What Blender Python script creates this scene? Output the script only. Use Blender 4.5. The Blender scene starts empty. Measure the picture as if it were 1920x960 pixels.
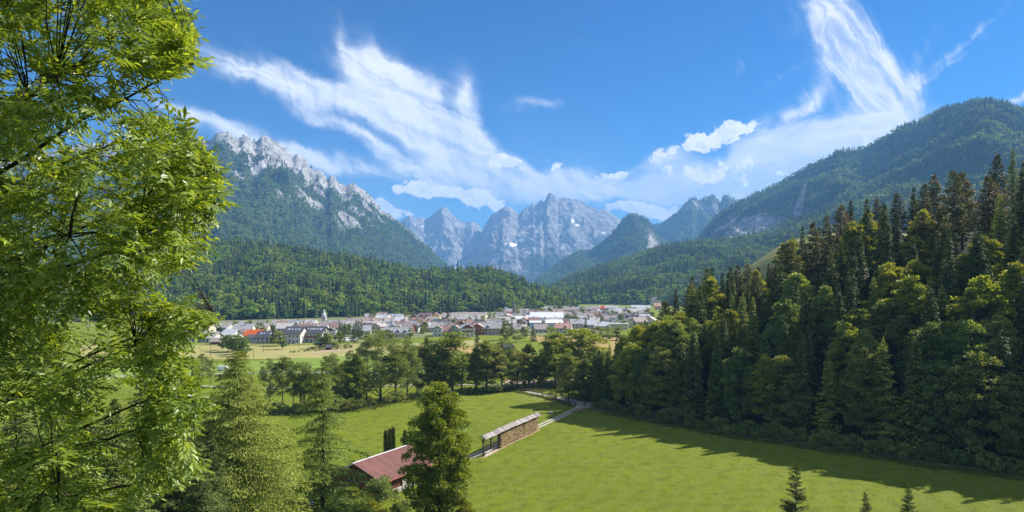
import bpy, math, random
import numpy as np
R = math.radians
random.seed(7)
SC = bpy.context.scene
COL = SC.collection

# ---------------------------------------------------------------- camera, sky, sun, exposure
H = 42.0            # eye height above the valley floor
FX = 1280.0         # focal length in units of the 1920 px wide photograph
HZ = 540.0          # row of the horizon
cam_d = bpy.data.cameras.new('camera')
cam = bpy.data.objects.new('camera', cam_d); COL.objects.link(cam)
cam_d.sensor_width = 36; cam_d.lens = 24.0
cam_d.shift_y = 60.0 / 1920.0
cam_d.clip_start = 0.1; cam_d.clip_end = 80000
cam.location = (0, 0, H); cam.rotation_euler = (R(90), 0, 0)
SC.camera = cam

SUN_AZ, SUN_EL = R(60), R(38)          # azimuth to the right of straight ahead (+Y)
sd = np.array([math.sin(SUN_AZ)*math.cos(SUN_EL), math.cos(SUN_AZ)*math.cos(SUN_EL), math.sin(SUN_EL)])
sl = bpy.data.lights.new('sun', 'SUN'); sl.energy = 4.6; sl.angle = R(0.53); sl.color = (1.0, 0.94, 0.85)
so = bpy.data.objects.new('sun', sl); COL.objects.link(so)
from mathutils import Vector
so.rotation_euler = Vector(sd).to_track_quat('Z', 'Y').to_euler()
so.location = (200, 200, 400)
SC.view_settings.view_transform = 'Standard'; SC.view_settings.look = 'None'
SC.view_settings.gamma = 1; SC.view_settings.exposure = 1.34
SC.cycles.volume_bounces = 0
SC.cycles.max_bounces = 8; SC.cycles.diffuse_bounces = 4; SC.cycles.transmission_bounces = 4; SC.cycles.glossy_bounces = 1
SC.cycles.use_denoising = True
try: SC.cycles.denoiser = 'OPENIMAGEDENOISE'
except Exception: pass

class NT:
    """small helper that writes node graphs"""
    def __init__(s, t): s.t = t; s.n = t.nodes; s.l = t.links
    def node(s, kind, **kw):
        n = s.n.new(kind)
        for k, v in kw.items(): setattr(n, k, v)
        return n
    def put(s, sock, v):
        if isinstance(v, bpy.types.NodeSocket): s.l.new(v, sock)
        elif v is not None: sock.default_value = v
    def m(s, op, a, b=None, c=None, clamp=False):
        n = s.node('ShaderNodeMath', operation=op, use_clamp=clamp)
        for i, v in enumerate((a, b, c)):
            if v is not None: s.put(n.inputs[i], v)
        return n.outputs[0]
    def mix(s, f, a, b, blend='MIX'):
        n = s.node('ShaderNodeMix', data_type='RGBA', blend_type=blend)
        s.put(n.inputs[0], f); s.put(n.inputs[6], a); s.put(n.inputs[7], b)
        return n.outputs[2]
    def noise(s, vec, scale, detail=4, rough=0.5, dist=0.0, col=False):
        n = s.node('ShaderNodeTexNoise')
        if vec is not None: s.l.new(vec, n.inputs['Vector'])
        n.inputs['Scale'].default_value = scale; n.inputs['Detail'].default_value = detail
        n.inputs['Roughness'].default_value = rough; n.inputs['Distortion'].default_value = dist
        return n.outputs['Color' if col else 'Fac']
    def ramp(s, f, stops):
        n = s.node('ShaderNodeValToRGB')
        e = n.color_ramp.elements
        while len(e) < len(stops): e.new(0.5)
        for i, (p, c) in enumerate(stops):
            e[i].position = p; e[i].color = c if len(c) == 4 else (*c, 1)
        s.put(n.inputs[0], f)
        return n.outputs[0]
    def sm(s, x, a, b):      # smoothstep
        n = s.node('ShaderNodeMapRange', interpolation_type='SMOOTHSTEP')
        s.put(n.inputs[0], x); n.inputs[1].default_value = a; n.inputs[2].default_value = b
        n.inputs[3].default_value = 0; n.inputs[4].default_value = 1
        return n.outputs[0]
    def comb(s, x, y, z=0.0):
        n = s.node('ShaderNodeCombineXYZ')
        s.put(n.inputs[0], x); s.put(n.inputs[1], y); s.put(n.inputs[2], z)
        return n.outputs[0]

def build_world():
    w = bpy.data.worlds.new('World'); SC.world = w; w.use_nodes = True
    t = NT(w.node_tree); t.n.clear()
    out = t.node('ShaderNodeOutputWorld'); bg = t.node('ShaderNodeBackground')
    bg.inputs[1].default_value = 0.1
    t.l.new(bg.outputs[0], out.inputs[0])
    sky = t.node('ShaderNodeTexSky', sky_type='NISHITA', sun_disc=False)
    sky.sun_elevation = SUN_EL; sky.sun_rotation = SUN_AZ
    sky.altitude = 1500; sky.air_density = 1.0; sky.dust_density = 0.7; sky.ozone_density = 3.5
    tc = t.node('ShaderNodeTexCoord')
    sp = t.node('ShaderNodeSeparateXYZ'); t.l.new(tc.outputs['Generated'], sp.inputs[0])
    dx, dy, dz = sp.outputs
    dyc = t.m('MAXIMUM', dy, 0.08)
    U = t.m('DIVIDE', dx, dyc); V = t.m('DIVIDE', dz, dyc)       # direction, gnomonic about +Y
    P0 = t.comb(U, V)
    wn = t.noise(P0, 3.2, 5, 0.55, 0.3, col=True)
    ws = t.node('ShaderNodeSeparateColor'); t.l.new(wn, ws.inputs[0])
    wn2 = t.noise(P0, 14, 4, 0.6, 0.2, col=True)
    ws2 = t.node('ShaderNodeSeparateColor'); t.l.new(wn2, ws2.inputs[0])
    def warp(c, i, a, b):
        c = t.m('MULTIPLY_ADD', t.m('SUBTRACT', ws.outputs[i], .5), a, c)
        return t.m('MULTIPLY_ADD', t.m('SUBTRACT', ws2.outputs[i], .5), b, c)
    Uw, Vw = warp(U, 0, .16, .035), warp(V, 1, .13, .035)
    Uc, Vc = warp(U, 0, .03, .035), warp(V, 1, .03, .035)
    def blob(cx, cy, ang, la, lb, amp, cur=0.0, u=Uw, v=Vw):
        # (cx, cy): direction of the cloud's centre; ang clockwise from the horizontal
        cu, cv = (cx-960)/FX, (HZ-cy)/FX
        a = R(-ang); ca, sa = math.cos(a), math.sin(a)
        q1 = t.m('MULTIPLY_ADD', u, ca*FX/la, t.m('MULTIPLY_ADD', v, sa*FX/la, -(cu*ca+cv*sa)*FX/la))
        q2 = t.m('MULTIPLY_ADD', u, -sa*FX/lb, t.m('MULTIPLY_ADD', v, ca*FX/lb, -(-cu*sa+cv*ca)*FX/lb))
        if cur: q2 = t.m('MULTIPLY_ADD', t.m('MULTIPLY', q1, q1), cur, q2)
        d = t.m('MULTIPLY_ADD', q1, q1, t.m('MULTIPLY', q2, q2))
        return t.m('MULTIPLY', t.m('EXPONENT', t.m('MULTIPLY', d, -1.0)), amp)
    def total(lst, **k):
        s = None
        for b in lst:
            o = blob(*b, **k)
            s = o if s is None else t.m('ADD', s, o)
        return s
    left = total([
        (600, 185, 21, 250, 21, 1.1, 0.0), (650, 250, 30, 130, 11, .7), (520, 268, 20, 210, 17, 1.05, -.3),
        (745, 205, 42, 130, 52, .95), (690, 175, 70, 70, 40, .45), (640, 90, 80, 60, 13, .38), (712, 130, 78, 50, 12, .35), (875, 268, 33, 170, 34, 1.0, -.2),
        (876, 205, 62, 60, 22, .75), (1010, 212, -6, 48, 12, .55), (870, 335, 8, 190, 30, .8), (1060, 325, -20, 90, 26, .75),
        (1110, 350, 0, 130, 20, .8), (420, 215, 14, 120, 10, .35), (1200, 130, 20, 200, 8, .12)])
    right = total([
        (1545, 20, 64, 105, 30, 1.25), (1590, 105, 57, 100, 35, 1.3), (1650, 180, 78, 85, 50, 1.3), (1620, 240, -30, 100, 50, 1.2), (1560, 80, 60, 130, 80, .35),
        (1800, 90, -31, 130, 9, .42), (1770, 125, -28, 90, 6, .35), (1490, 215, -50, 55, 18, .75),
        (1368, 135, 60, 25, 8, .25), (1465, 160, -40, 40, 5, .25), (1915, 190, -20, 40, 10, .8), (1710, 120, -62, 60, 14, .3), (1560, 130, 50, 60, 60, .25)])
    band = total([(1575, 262, -24, 130, 44, 1.3), (1440, 300, -14, 200, 40, 1.35), (1290, 318, -6, 110, 30, .9), (1250, 348, 0, 260, 17, 1.3), (1380, 350, 0, 180, 20, 1.0), (1130, 335, -30, 50, 18, .7), (1240, 285, -14, 70, 16, .6)])
    # wisps: noise drawn out along the wind
    def wisps(ang, sx, sy, dist):
        a = R(-ang); ca, sa = math.cos(a), math.sin(a)
        q1 = t.m('MULTIPLY_ADD', Uc, ca*sx, t.m('MULTIPLY', Vc, sa*sx))
        q2 = t.m('MULTIPLY_ADD', Uc, -sa*sy, t.m('MULTIPLY', Vc, ca*sy))
        return t.noise(t.comb(q1, q2), 1.0, 9, 0.66, dist)
    wl, wr, wb = wisps(26, 3.6, 24, 1.4), wisps(56, 4.5, 15, 2.2), wisps(-14, 3.5, 15, .9)
    wl2 = wisps(72, 7, 34, .7)
    wl = t.m('MULTIPLY_ADD', wl2, .35, t.m('MULTIPLY', wl, .68))
    def shape(s, wv, solid=.38):
        fib = t.sm(wv, .36, .62)
        edge = t.sm(t.m('MULTIPLY_ADD', t.m('SUBTRACT', wv, .5), 1.7, s), -.10, 1.0)
        x = t.m('MULTIPLY', edge, t.m('MULTIPLY_ADD', fib, 1-solid, solid))
        return t.m('MULTIPLY', x, t.m('MINIMUM', t.m('MULTIPLY_ADD', s, 1.25, .02), .97))
    cir = t.m('MAXIMUM', t.m('MAXIMUM', shape(left, wl, .48), shape(right, wr, .42)), shape(band, wb, .62))
    veil = t.m('MULTIPLY', blob(1080, 420, 0, 700, 130, .30, u=U, v=V), t.sm(t.noise(P0, 5, 5, .6, .5), .3, .75))
    cir = t.m('MAXIMUM', cir, veil)
    cum = total([(943, 306, 5, 44, 15, 1.1), (1038, 312, 0, 14, 9, .9), (775, 352, 5, 42, 17, 1.0), (862, 362, 5, 62, 16, 1.05),
                 (905, 373, 10, 44, 16, 1.0), (738, 402, 28, 34, 13, 1.15), (1385, 246, -8, 42, 18, 1.2), (1300, 270, -12, 66, 15, 1.0),
                 (1195, 392, 8, 62, 15, 1.25), (1250, 403, 0, 46, 14, 1.1), (1150, 325, 0, 30, 5, .7), (1340, 320, 0, 130, 22, .8),
                 (775, 405, 5, 18, 5, .7)], u=Uc, v=Vc)
    bil = t.noise(P0, 34, 8, 0.6, 0.15)
    cx = t.m('ADD', cum, t.m('MULTIPLY', t.m('SUBTRACT', bil, .5), 3.0))
    cumm = t.m('MULTIPLY', t.m('MULTIPLY', t.sm(cx, .38, .68), .97), t.m('MINIMUM', t.m('MULTIPLY', cum, 4.0), 1.0))
    mask = t.m('MAXIMUM', cir, cumm)
    mask = t.m('MULTIPLY', mask, t.sm(dy, .1, .3))
    up = t.node('ShaderNodeVectorMath', operation='ADD'); t.l.new(P0, up.inputs[0]); up.inputs[1].default_value = (.003, .010, 0)
    tone = t.m('SUBTRACT', t.noise(P0, 24, 3, .55, .15), t.noise(up.outputs[0], 24, 3, .55, .15))  # cumulus shading put into the colour: lit tops, darker bases
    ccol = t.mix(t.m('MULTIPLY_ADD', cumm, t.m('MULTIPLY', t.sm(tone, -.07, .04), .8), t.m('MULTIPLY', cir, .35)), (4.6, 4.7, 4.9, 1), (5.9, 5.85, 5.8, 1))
    hs = t.node('ShaderNodeHueSaturation'); hs.inputs['Saturation'].default_value = 1.25; hs.inputs['Value'].default_value = .86
    t.l.new(sky.outputs[0], hs.inputs['Color'])
    gm = t.node('ShaderNodeGamma'); gm.inputs[1].default_value = 1.30
    t.l.new(t.mix(1.0, hs.outputs[0], (.16, .16, .16, 1), 'MULTIPLY'), gm.inputs[0])
    tinted = t.mix(1.0, gm.outputs[0], (.95, 3.25, 3.75, 1), 'MULTIPLY')
    # unseen cloud added overhead and behind the viewer to fill the shadows
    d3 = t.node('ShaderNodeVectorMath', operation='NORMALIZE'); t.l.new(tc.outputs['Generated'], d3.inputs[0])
    fill_cloud = t.sm(t.noise(d3.outputs[0], 2.6, 7, .6, .4), .44, .60)
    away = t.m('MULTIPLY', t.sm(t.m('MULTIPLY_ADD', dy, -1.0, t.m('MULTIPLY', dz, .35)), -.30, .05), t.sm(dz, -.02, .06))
    mask = t.m('MAXIMUM', mask, t.m('MULTIPLY', fill_cloud, away))
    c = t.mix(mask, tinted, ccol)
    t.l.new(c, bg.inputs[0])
    w.cycles.sampling_method = 'MANUAL'; w.cycles.sample_map_resolution = 256
build_world()

# ---------------------------------------------------------------- helpers
def X(px, D): return (px - 960.0) / FX * D
def Z(py, D): return H + (HZ - py) / FX * D
def floor_pt(px, py, z=0.0):
    D = (H - z) * FX / (py - HZ)
    return (X(px, D), D, z)

def tag(o, label=None, cat=None, group=None, kind=None):
    if label: o['label'] = label
    if cat: o['category'] = cat
    if group: o['group'] = group
    if kind: o['kind'] = kind
    return o
def empty(name, loc=(0, 0, 0), rz=0.0):
    o = bpy.data.objects.new(name, None); COL.objects.link(o)
    o.location = loc; o.rotation_euler = (0, 0, rz); o.empty_display_size = .5
    return o
def mesh_np(name, V, FS, mat=None, smooth=False, attrs=None, mi=None):
    if isinstance(FS, np.ndarray): FS = [FS]
    FS = [np.asarray(f, dtype=np.int32) for f in FS if len(f)]
    me = bpy.data.meshes.new(name)
    V = np.asarray(V, dtype=np.float32)
    me.vertices.add(len(V)); me.vertices.foreach_set('co', V.ravel())
    tot = sum(f.size for f in FS); np_ = sum(len(f) for f in FS)
    me.loops.add(tot); me.polygons.add(np_)
    me.loops.foreach_set('vertex_index', np.concatenate([f.ravel() for f in FS]))
    sizes = np.concatenate([np.full(len(f), f.shape[1]) for f in FS])
    starts = np.concatenate([[0], np.cumsum(sizes)[:-1]])
    me.polygons.foreach_set('loop_start', starts.astype(np.int32))
    me.polygons.foreach_set('loop_total', sizes.astype(np.int32))
    me.polygons.foreach_set('use_smooth', np.full(np_, bool(smooth)))
    if attrs:
        for k, a in attrs.items():
            at = me.attributes.new(k, 'FLOAT', 'POINT'); at.data.foreach_set('value', np.asarray(a, dtype=np.float32))
    me.update(calc_edges=True)
    for m_ in (mat if isinstance(mat, (list, tuple)) else [mat]):
        if m_ is not None: me.materials.append(m_)
    if mi is not None: me.polygons.foreach_set('material_index', np.asarray(mi, dtype=np.int32))
    return me
def add(name, me, parent=None, loc=(0, 0, 0), rz=0.0):
    o = bpy.data.objects.new(name, me); COL.objects.link(o)
    if parent is not None: o.parent = parent
    o.location = loc; o.rotation_euler = (0, 0, rz)
    return o

class MB:
    """collects polygons of one mesh"""
    def __init__(s): s.V = []; s.F = {}; s.n = 0
    def put(s, V, F):
        V = np.asarray(V, float).reshape(-1, 3)
        if isinstance(F, np.ndarray): F = [F]
        for f in F:
            f = np.asarray(f)
            if f.ndim == 1: f = f[None]
            s.F.setdefault(f.shape[1], []).append(f + s.n)
        s.V.append(V); s.n += len(V); return s
    def box(s, c, d, rz=0.0, skew=None):
        x, y, z = [q/2 for q in d]
        P = np.array([(a*x, b*y, e*z) for e in (-1, 1) for a, b in ((-1, -1), (1, -1), (1, 1), (-1, 1))])
        if rz:
            ca, sa = math.cos(rz), math.sin(rz)
            P[:, :2] = np.c_[P[:, 0]*ca-P[:, 1]*sa, P[:, 0]*sa+P[:, 1]*ca]
        P += c
        return s.put(P, np.array([(3, 2, 1, 0), (4, 5, 6, 7), (0, 1, 5, 4), (1, 2, 6, 5), (2, 3, 7, 6), (3, 0, 4, 7)]))
    def bar(s, a, b, w, h=None):      # beam from a to b
        a, b = np.array(a, float), np.array(b, float); h = h or w
        d = b-a; L = np.linalg.norm(d); d /= L
        up = np.array([0, 0, 1.]) if abs(d[2]) < .9 else np.array([1., 0, 0])
        sx = np.cross(d, up); sx /= np.linalg.norm(sx); sz = np.cross(sx, d)
        P = [q + sx*i*w/2 + sz*j*h/2 for q in (a, b) for i, j in ((-1, -1), (1, -1), (1, 1), (-1, 1))]
        return s.put(P, np.array([(0, 1, 2, 3), (7, 6, 5, 4), (0, 4, 5, 1), (1, 5, 6, 2), (2, 6, 7, 3), (3, 7, 4, 0)]))
    def prism(s, poly, a, b, axis=0):   # polygon in the other two axes, extruded along axis from a to b
        n = len(poly); P = []
        for q in (a, b):
            for p in poly:
                v = list(p); v.insert(axis, q); P.append(v)
        fs = [np.array([(i, (i+1) % n, n+(i+1) % n, n+i) for i in range(n)]), np.array([list(range(n))[::-1]]), np.array([list(range(n, 2*n))])]
        return s.put(P, fs)
    def tube(s, pts, rad, k=6):
        pts = np.asarray(pts, float); rad = np.broadcast_to(rad, (len(pts),))
        d = np.gradient(pts, axis=0); d /= np.linalg.norm(d, axis=1)[:, None]+1e-9
        up = np.where(np.abs(d[:, 2:3]) < .9, [[0, 0, 1.]], [[1., 0, 0]])
        sx = np.cross(d, up); sx /= np.linalg.norm(sx, axis=1)[:, None]+1e-9; sy = np.cross(d, sx)
        an = np.arange(k)/k*2*math.pi
        P = pts[:, None]+rad[:, None, None]*(np.cos(an)[None, :, None]*sx[:, None]+np.sin(an)[None, :, None]*sy[:, None])
        n = len(pts)
        i, j = np.meshgrid(np.arange(n-1), np.arange(k), indexing='ij')
        q = np.stack([i*k+j, i*k+(j+1) % k, (i+1)*k+(j+1) % k, (i+1)*k+j], -1).reshape(-1, 4)
        return s.put(P.reshape(-1, 3), [q, np.arange(k)[::-1][None], (np.arange(k)+(n-1)*k)[None]])
    def mesh(s, name, mat, smooth=False):
        return mesh_np(name, np.concatenate(s.V), [np.concatenate(f) for f in s.F.values()], mat, smooth)
    def build(s, name, mat, parent=None, smooth=False, loc=(0, 0, 0), rz=0.0):
        return add(name, s.mesh(name, mat, smooth), parent, loc, rz)

# gradient noise
_rs = np.random.RandomState(11)
_perm = _rs.permutation(4096); _ang = _rs.rand(4096)*2*math.pi
_gx, _gy = np.cos(_ang), np.sin(_ang)
def perlin(x, y, seed=0):
    xi = np.floor(x).astype(np.int64); yi = np.floor(y).astype(np.int64)
    xf, yf = x-xi, y-yi
    def g(ix, iy, fx, fy):
        h = _perm[(_perm[(ix+seed*131) & 4095]+iy+seed*17) & 4095]
        return _gx[h]*fx+_gy[h]*fy
    u = xf*xf*xf*(xf*(xf*6-15)+10); v = yf*yf*yf*(yf*(yf*6-15)+10)
    a = g(xi, yi, xf, yf); b = g(xi+1, yi, xf-1, yf); c = g(xi, yi+1, xf, yf-1); d = g(xi+1, yi+1, xf-1, yf-1)
    return ((a*(1-u)+b*u)*(1-v)+(c*(1-u)+d*u)*v)*1.5
def fbm(x, y, o=5, seed=0, gain=.5):
    s = 0; a = 1; t = 0
    for i in range(o):
        s = s+a*perlin(x*2**i, y*2**i, seed+i); t += a; a *= gain
    return s/t
def ridged(x, y, o=5, seed=0, gain=.5):
    s = 0; a = 1; t = 0; w = 1
    for i in range(o):
        n = 1-np.abs(perlin(x*2**i, y*2**i, seed+i)); n = n*n
        s = s+a*n*w; t += a; a *= gain; w = np.clip(n*1.6, 0, 1)
    return s/t
def sstep(x, a, b):
    q = np.clip((x-a)/(b-a), 0, 1); return q*q*(3-2*q)

# ---------------------------------------------------------------- terrain
EP0 = np.array([30.0, 239.0]); ET = np.array([.7236, -.6902]); EN = np.array([.6902, .7236])
def edge_st(x, y):
    return (x-EP0[0])*EN[0]+(y-EP0[1])*EN[1], (x-EP0[0])*ET[0]+(y-EP0[1])*ET[1]
def ground_z(x, y):
    x = np.asarray(x, float); y = np.asarray(y, float)
    near = 3*np.logaddexp(0, (38-.36*y)/3)
    near = -3*np.logaddexp(-near/3, -40/3)
    near = near+np.where(y < 130, 1, 0)*fbm(x/18, y/18, 3, 5)*sstep(near, .5, 6)*1.2
    s, t = edge_st(x, y)
    slope = np.interp(t, [-40, -12, 0, 32, 57, 79, 108, 160], [0, .14, .27, .43, .53, .58, .68, .72])
    hill = slope*112*np.tanh(np.clip(s, 0, None)/112*1.02)*1.12
    hill = hill*(1-.85*sstep(s, 125, 330))
    k = 86*sstep(x, 105, 235)*np.exp(-((y-520)/150)**2)*(1-sstep(x, 420, 800))
    z = near+np.maximum(hill, k*.97)
    und = fbm(x/70, y/70, 3, 2)*1.1*sstep(y, 120, 160)*(1-sstep(y, 300, 420))
    und = und+fbm(x/14, y/14, 2, 9)*.16
    bank = -1.6*np.exp(-((y-276-(x*.08))/9)**2)*sstep(-x, -2, 14)
    return z+und+bank
def gz(x, y): return float(ground_z(x, y))
def gpt(px, py):
    """point of the ground seen at that place (marched along the ray)"""
    D = 60.0
    for _ in range(4000):
        z = Z(py, D)
        if z <= gz(X(px, D), D): break
        D += max(.25, D*.002)
    return (X(px, D), D, gz(X(px, D), D))
# ---------------------------------------------------------------- materials
MATS = {}
def new_mat(name):
    m = bpy.data.materials.new(name); m.use_nodes = True
    t = NT(m.node_tree); t.n.clear()
    out = t.node('ShaderNodeOutputMaterial')
    MATS[name] = m
    return m, t, out
def bsdf(t, col, rough=.8, spec=.3, normal=None, metal=0.0):
    b = t.node('ShaderNodeBsdfPrincipled')
    t.put(b.inputs['Base Color'], col if isinstance(col, bpy.types.NodeSocket) else (*col[:3], 1))
    t.put(b.inputs['Roughness'], rough); b.inputs['Specular IOR Level'].default_value = spec
    b.inputs['Metallic'].default_value = metal
    if normal is not None: t.l.new(normal, b.inputs['Normal'])
    return b
def bump(t, h, strength=.5, dist=.1):
    b = t.node('ShaderNodeBump'); b.inputs['Strength'].default_value = strength; b.inputs['Distance'].default_value = dist
    t.l.new(h, b.inputs['Height']); return b.outputs[0]
def pos(t):
    return t.node('ShaderNodeNewGeometry').outputs['Position']
def obj_co(t):
    return t.node('ShaderNodeTexCoord').outputs['Object']
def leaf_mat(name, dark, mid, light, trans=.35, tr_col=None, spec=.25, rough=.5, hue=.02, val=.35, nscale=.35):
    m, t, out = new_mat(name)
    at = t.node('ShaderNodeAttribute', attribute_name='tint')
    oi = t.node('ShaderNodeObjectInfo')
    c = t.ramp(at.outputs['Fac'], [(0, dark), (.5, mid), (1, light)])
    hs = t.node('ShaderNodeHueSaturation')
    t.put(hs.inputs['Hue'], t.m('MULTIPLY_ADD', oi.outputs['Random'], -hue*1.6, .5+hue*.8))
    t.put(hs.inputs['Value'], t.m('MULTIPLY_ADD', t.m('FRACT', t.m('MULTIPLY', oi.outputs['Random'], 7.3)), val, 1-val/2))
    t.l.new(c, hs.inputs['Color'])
    b = bsdf(t, hs.outputs[0], rough, spec)
    tr = t.node('ShaderNodeBsdfTranslucent')
    g = t.mix(1.0, hs.outputs[0], (*(tr_col or (1.5, 1.25, .5)), 1), 'MULTIPLY')
    t.l.new(g, tr.inputs[0])
    mx = t.node('ShaderNodeMixShader'); mx.inputs[0].default_value = trans
    t.l.new(b.outputs[0], mx.inputs[1]); t.l.new(tr.outputs[0], mx.inputs[2]); t.l.new(mx.outputs[0], out.inputs[0])
    return m
def mat(name, col, rough=.8, spec=.3, var=.25, scale=1.0, bstr=.0, bdist=.05, stretch=(1, 1, 1), metal=0, world=False):
    m, t, out = new_mat(name)
    mp = t.node('ShaderNodeMapping'); mp.inputs['Scale'].default_value = stretch
    t.l.new(pos(t) if world else obj_co(t), mp.inputs[0])
    n = t.noise(mp.outputs[0], scale, 5, .6)
    lo = tuple(max(0, q*(1-var)) for q in col); hi = tuple(min(1, q*(1+var)) for q in col)
    c = t.ramp(n, [(.3, lo), (.7, hi)])
    b = bsdf(t, c, rough, spec, bump(t, n, bstr, bdist) if bstr else None, metal)
    t.l.new(b.outputs[0], out.inputs[0])
    return m

leaf_mat('ash_leaf', (0.104, 0.176, 0.031), (0.201, 0.290, 0.044), (0.407, 0.502, 0.085), .42, (1.55, 1.35, .45), .5, .42, .0, .0)
leaf_mat('beech_leaf', (0.096, 0.143, 0.040), (0.184, 0.240, 0.062), (0.348, 0.400, 0.108), .42, (1.5, 1.25, .5), .3, .5, .03, .55)
leaf_mat('linden_leaf', (0.110, 0.158, 0.023), (0.212, 0.266, 0.033), (0.384, 0.427, 0.061), .42, (1.5, 1.25, .5), .35, .45)
leaf_mat('willow_leaf', (0.098, 0.152, 0.039), (0.176, 0.244, 0.061), (0.326, 0.398, 0.119), .30, (1.4, 1.2, .6), .3, .5, .03, .4)
leaf_mat('birch_leaf', (0.104, 0.146, 0.026), (0.190, 0.242, 0.038), (0.329, 0.387, 0.066), .34, (1.4, 1.2, .5), .3, .5, .03, .4)
leaf_mat('spruce_needles', (0.034, 0.060, 0.016), (0.081, 0.115, 0.024), (0.177, 0.216, 0.043), .08, (1.3, 1.2, .5), .2, .6, .02, .5)
leaf_mat('pine_needles', (0.070, 0.075, 0.021), (0.135, 0.133, 0.035), (0.246, 0.224, 0.063), .10, (1.3, 1.2, .5), .2, .6, .03, .5)
leaf_mat('larch_needles', (0.113, 0.154, 0.028), (0.195, 0.247, 0.044), (0.335, 0.400, 0.075), .30, (1.35, 1.2, .6), .2, .6, .02, .3)
leaf_mat('thuja_leaf', (0.071, 0.106, 0.024), (0.130, 0.167, 0.037), (0.203, 0.227, 0.050), .1, None, .2, .6)
leaf_mat('weed_leaf', (.05, .08, .014), (.10, .14, .022), (.17, .20, .035), .3, None, .2, .6, .02, .3)
leaf_mat('far_needles', (0.048, 0.084, 0.034), (0.091, 0.139, 0.052), (0.164, 0.231, 0.083), .25, (1.3, 1.2, .5), .1, .7, .03, .7)
leaf_mat('far_leaf', (0.109, 0.174, 0.036), (0.180, 0.264, 0.052), (0.304, 0.413, 0.086), .42, (1.3, 1.2, .5), .1, .7, .04, .6)
mat('bark', (.085, .068, .052), .95, .1, .4, 3, .6, .03, (1, 1, .25))
mat('dark_bark', (.045, .037, .03), .95, .1, .4, 3, .6, .03, (1, 1, .25))
mat('red_bark', (.16, .085, .05), .95, .1, .4, 3, .6, .03, (1, 1, .25))

def grass_mat():
    m, t, out = new_mat('meadow_grass')
    p = pos(t)
    at = t.node('ShaderNodeAttribute', attribute_name='woods')
    dry = t.node('ShaderNodeAttribute', attribute_name='dry')
    n1 = t.noise(p, .028, 5, .6); n2 = t.noise(p, .33, 5, .65); n3 = t.noise(p, 1.6, 4, .7); n4 = t.noise(p, 5, 3, .6)
    c = t.ramp(n1, [(.3, (.142, .188, .006)), (.5, (.170, .215, .007)), (.72, (.196, .230, .010))])
    c = t.mix(t.sm(n2, .42, .72), c, (.112, .142, .009, 1))
    c = t.mix(t.m('MULTIPLY', t.sm(n3, .55, .74), .5), c, (.072, .095, .008, 1))
    c = t.mix(t.m('MULTIPLY', t.sm(n4, .58, .8), .45), c, (.21, .245, .035, 1))
    # the lanes the mower left
    sp = t.node('ShaderNodeSeparateXYZ'); t.l.new(p, sp.inputs[0])
    lane = t.m('SINE', t.m('MULTIPLY_ADD', sp.outputs[0], 1.15, t.m('MULTIPLY_ADD', sp.outputs[1], -.62, t.m('MULTIPLY', n1, 26))))
    c = t.mix(t.m('MULTIPLY', t.m('MULTIPLY_ADD', lane, .5, .5), .22), c, (.215, .245, .06, 1))
    c = t.mix(dry.outputs['Fac'], c, t.mix(t.sm(n2, .35, .65), (.36, .33, .15, 1), (.27, .265, .085, 1)))
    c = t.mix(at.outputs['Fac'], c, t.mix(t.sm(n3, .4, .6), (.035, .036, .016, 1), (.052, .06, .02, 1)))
    n5 = t.noise(p, .11, 5, .7)
    c = t.mix(t.m('MULTIPLY', t.sm(n5, .58, .74), .16), c, (.26, .235, .05, 1))
    vo = t.node('ShaderNodeTexVoronoi'); t.l.new(p, vo.inputs['Vector']); vo.inputs['Scale'].default_value = 1.15
    tuft = t.m('MULTIPLY', t.sm(vo.outputs['Distance'], .42, .12), t.sm(n2, .45, .6))
    c = t.mix(t.m('MULTIPLY', tuft, .45), c, (.060, .095, .008, 1))
    h = t.m('ADD', t.m('MULTIPLY', n3, .6), t.m('MULTIPLY', t.noise(p, 3.6, 5, .7), .6))
    b = bsdf(t, c, .9, .12, bump(t, h, 1.0, .75))
    t.l.new(b.outputs[0], out.inputs[0])
grass_mat()
def patch_mat(name, a, b_, c_, s=.12):
    m, t, out = new_mat(name)
    p = pos(t)
    mp = t.node('ShaderNodeMapping'); mp.inputs['Scale'].default_value = (.25, 1, 1); t.l.new(p, mp.inputs[0])
    n = t.noise(mp.outputs[0], s, 6, .65); n2 = t.noise(p, 1.3, 4, .7)
    c = t.ramp(n, [(.3, a), (.5, b_), (.7, c_)])
    c = t.mix(t.m('MULTIPLY', t.sm(n2, .5, .75), .35), c, (*[q*.6 for q in a], 1))
    b = bsdf(t, c, .95, .1, bump(t, n2, .5, .15))
    t.l.new(b.outputs[0], out.inputs[0])
patch_mat('hay_field', (.24, .24, .075), (.30, .275, .10), (.36, .31, .13))
patch_mat('green_field', (.13, .20, .03), (.17, .24, .04), (.22, .27, .06))
patch_mat('stubble_field', (.28, .215, .075), (.34, .245, .09), (.38, .28, .12))
patch_mat('verge_grass', (.13, .17, .035), (.19, .21, .05), (.24, .24, .075), .3)
patch_mat('bare_soil', (.30, .225, .145), (.38, .29, .19), (.42, .33, .23), .4)
patch_mat('village_floor', (.10, .13, .03), (.17, .18, .07), (.30, .29, .25), .06)
mat('gravel', (.42, .385, .34), .95, .1, .22, 2.2, .4, .05, world=True)
mat('asphalt_pale', (.33, .32, .30), .9, .2, .12, .6, world=True)
mat('white_lot', (.62, .61, .58), .9, .2, .15, .3, world=True)

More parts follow.
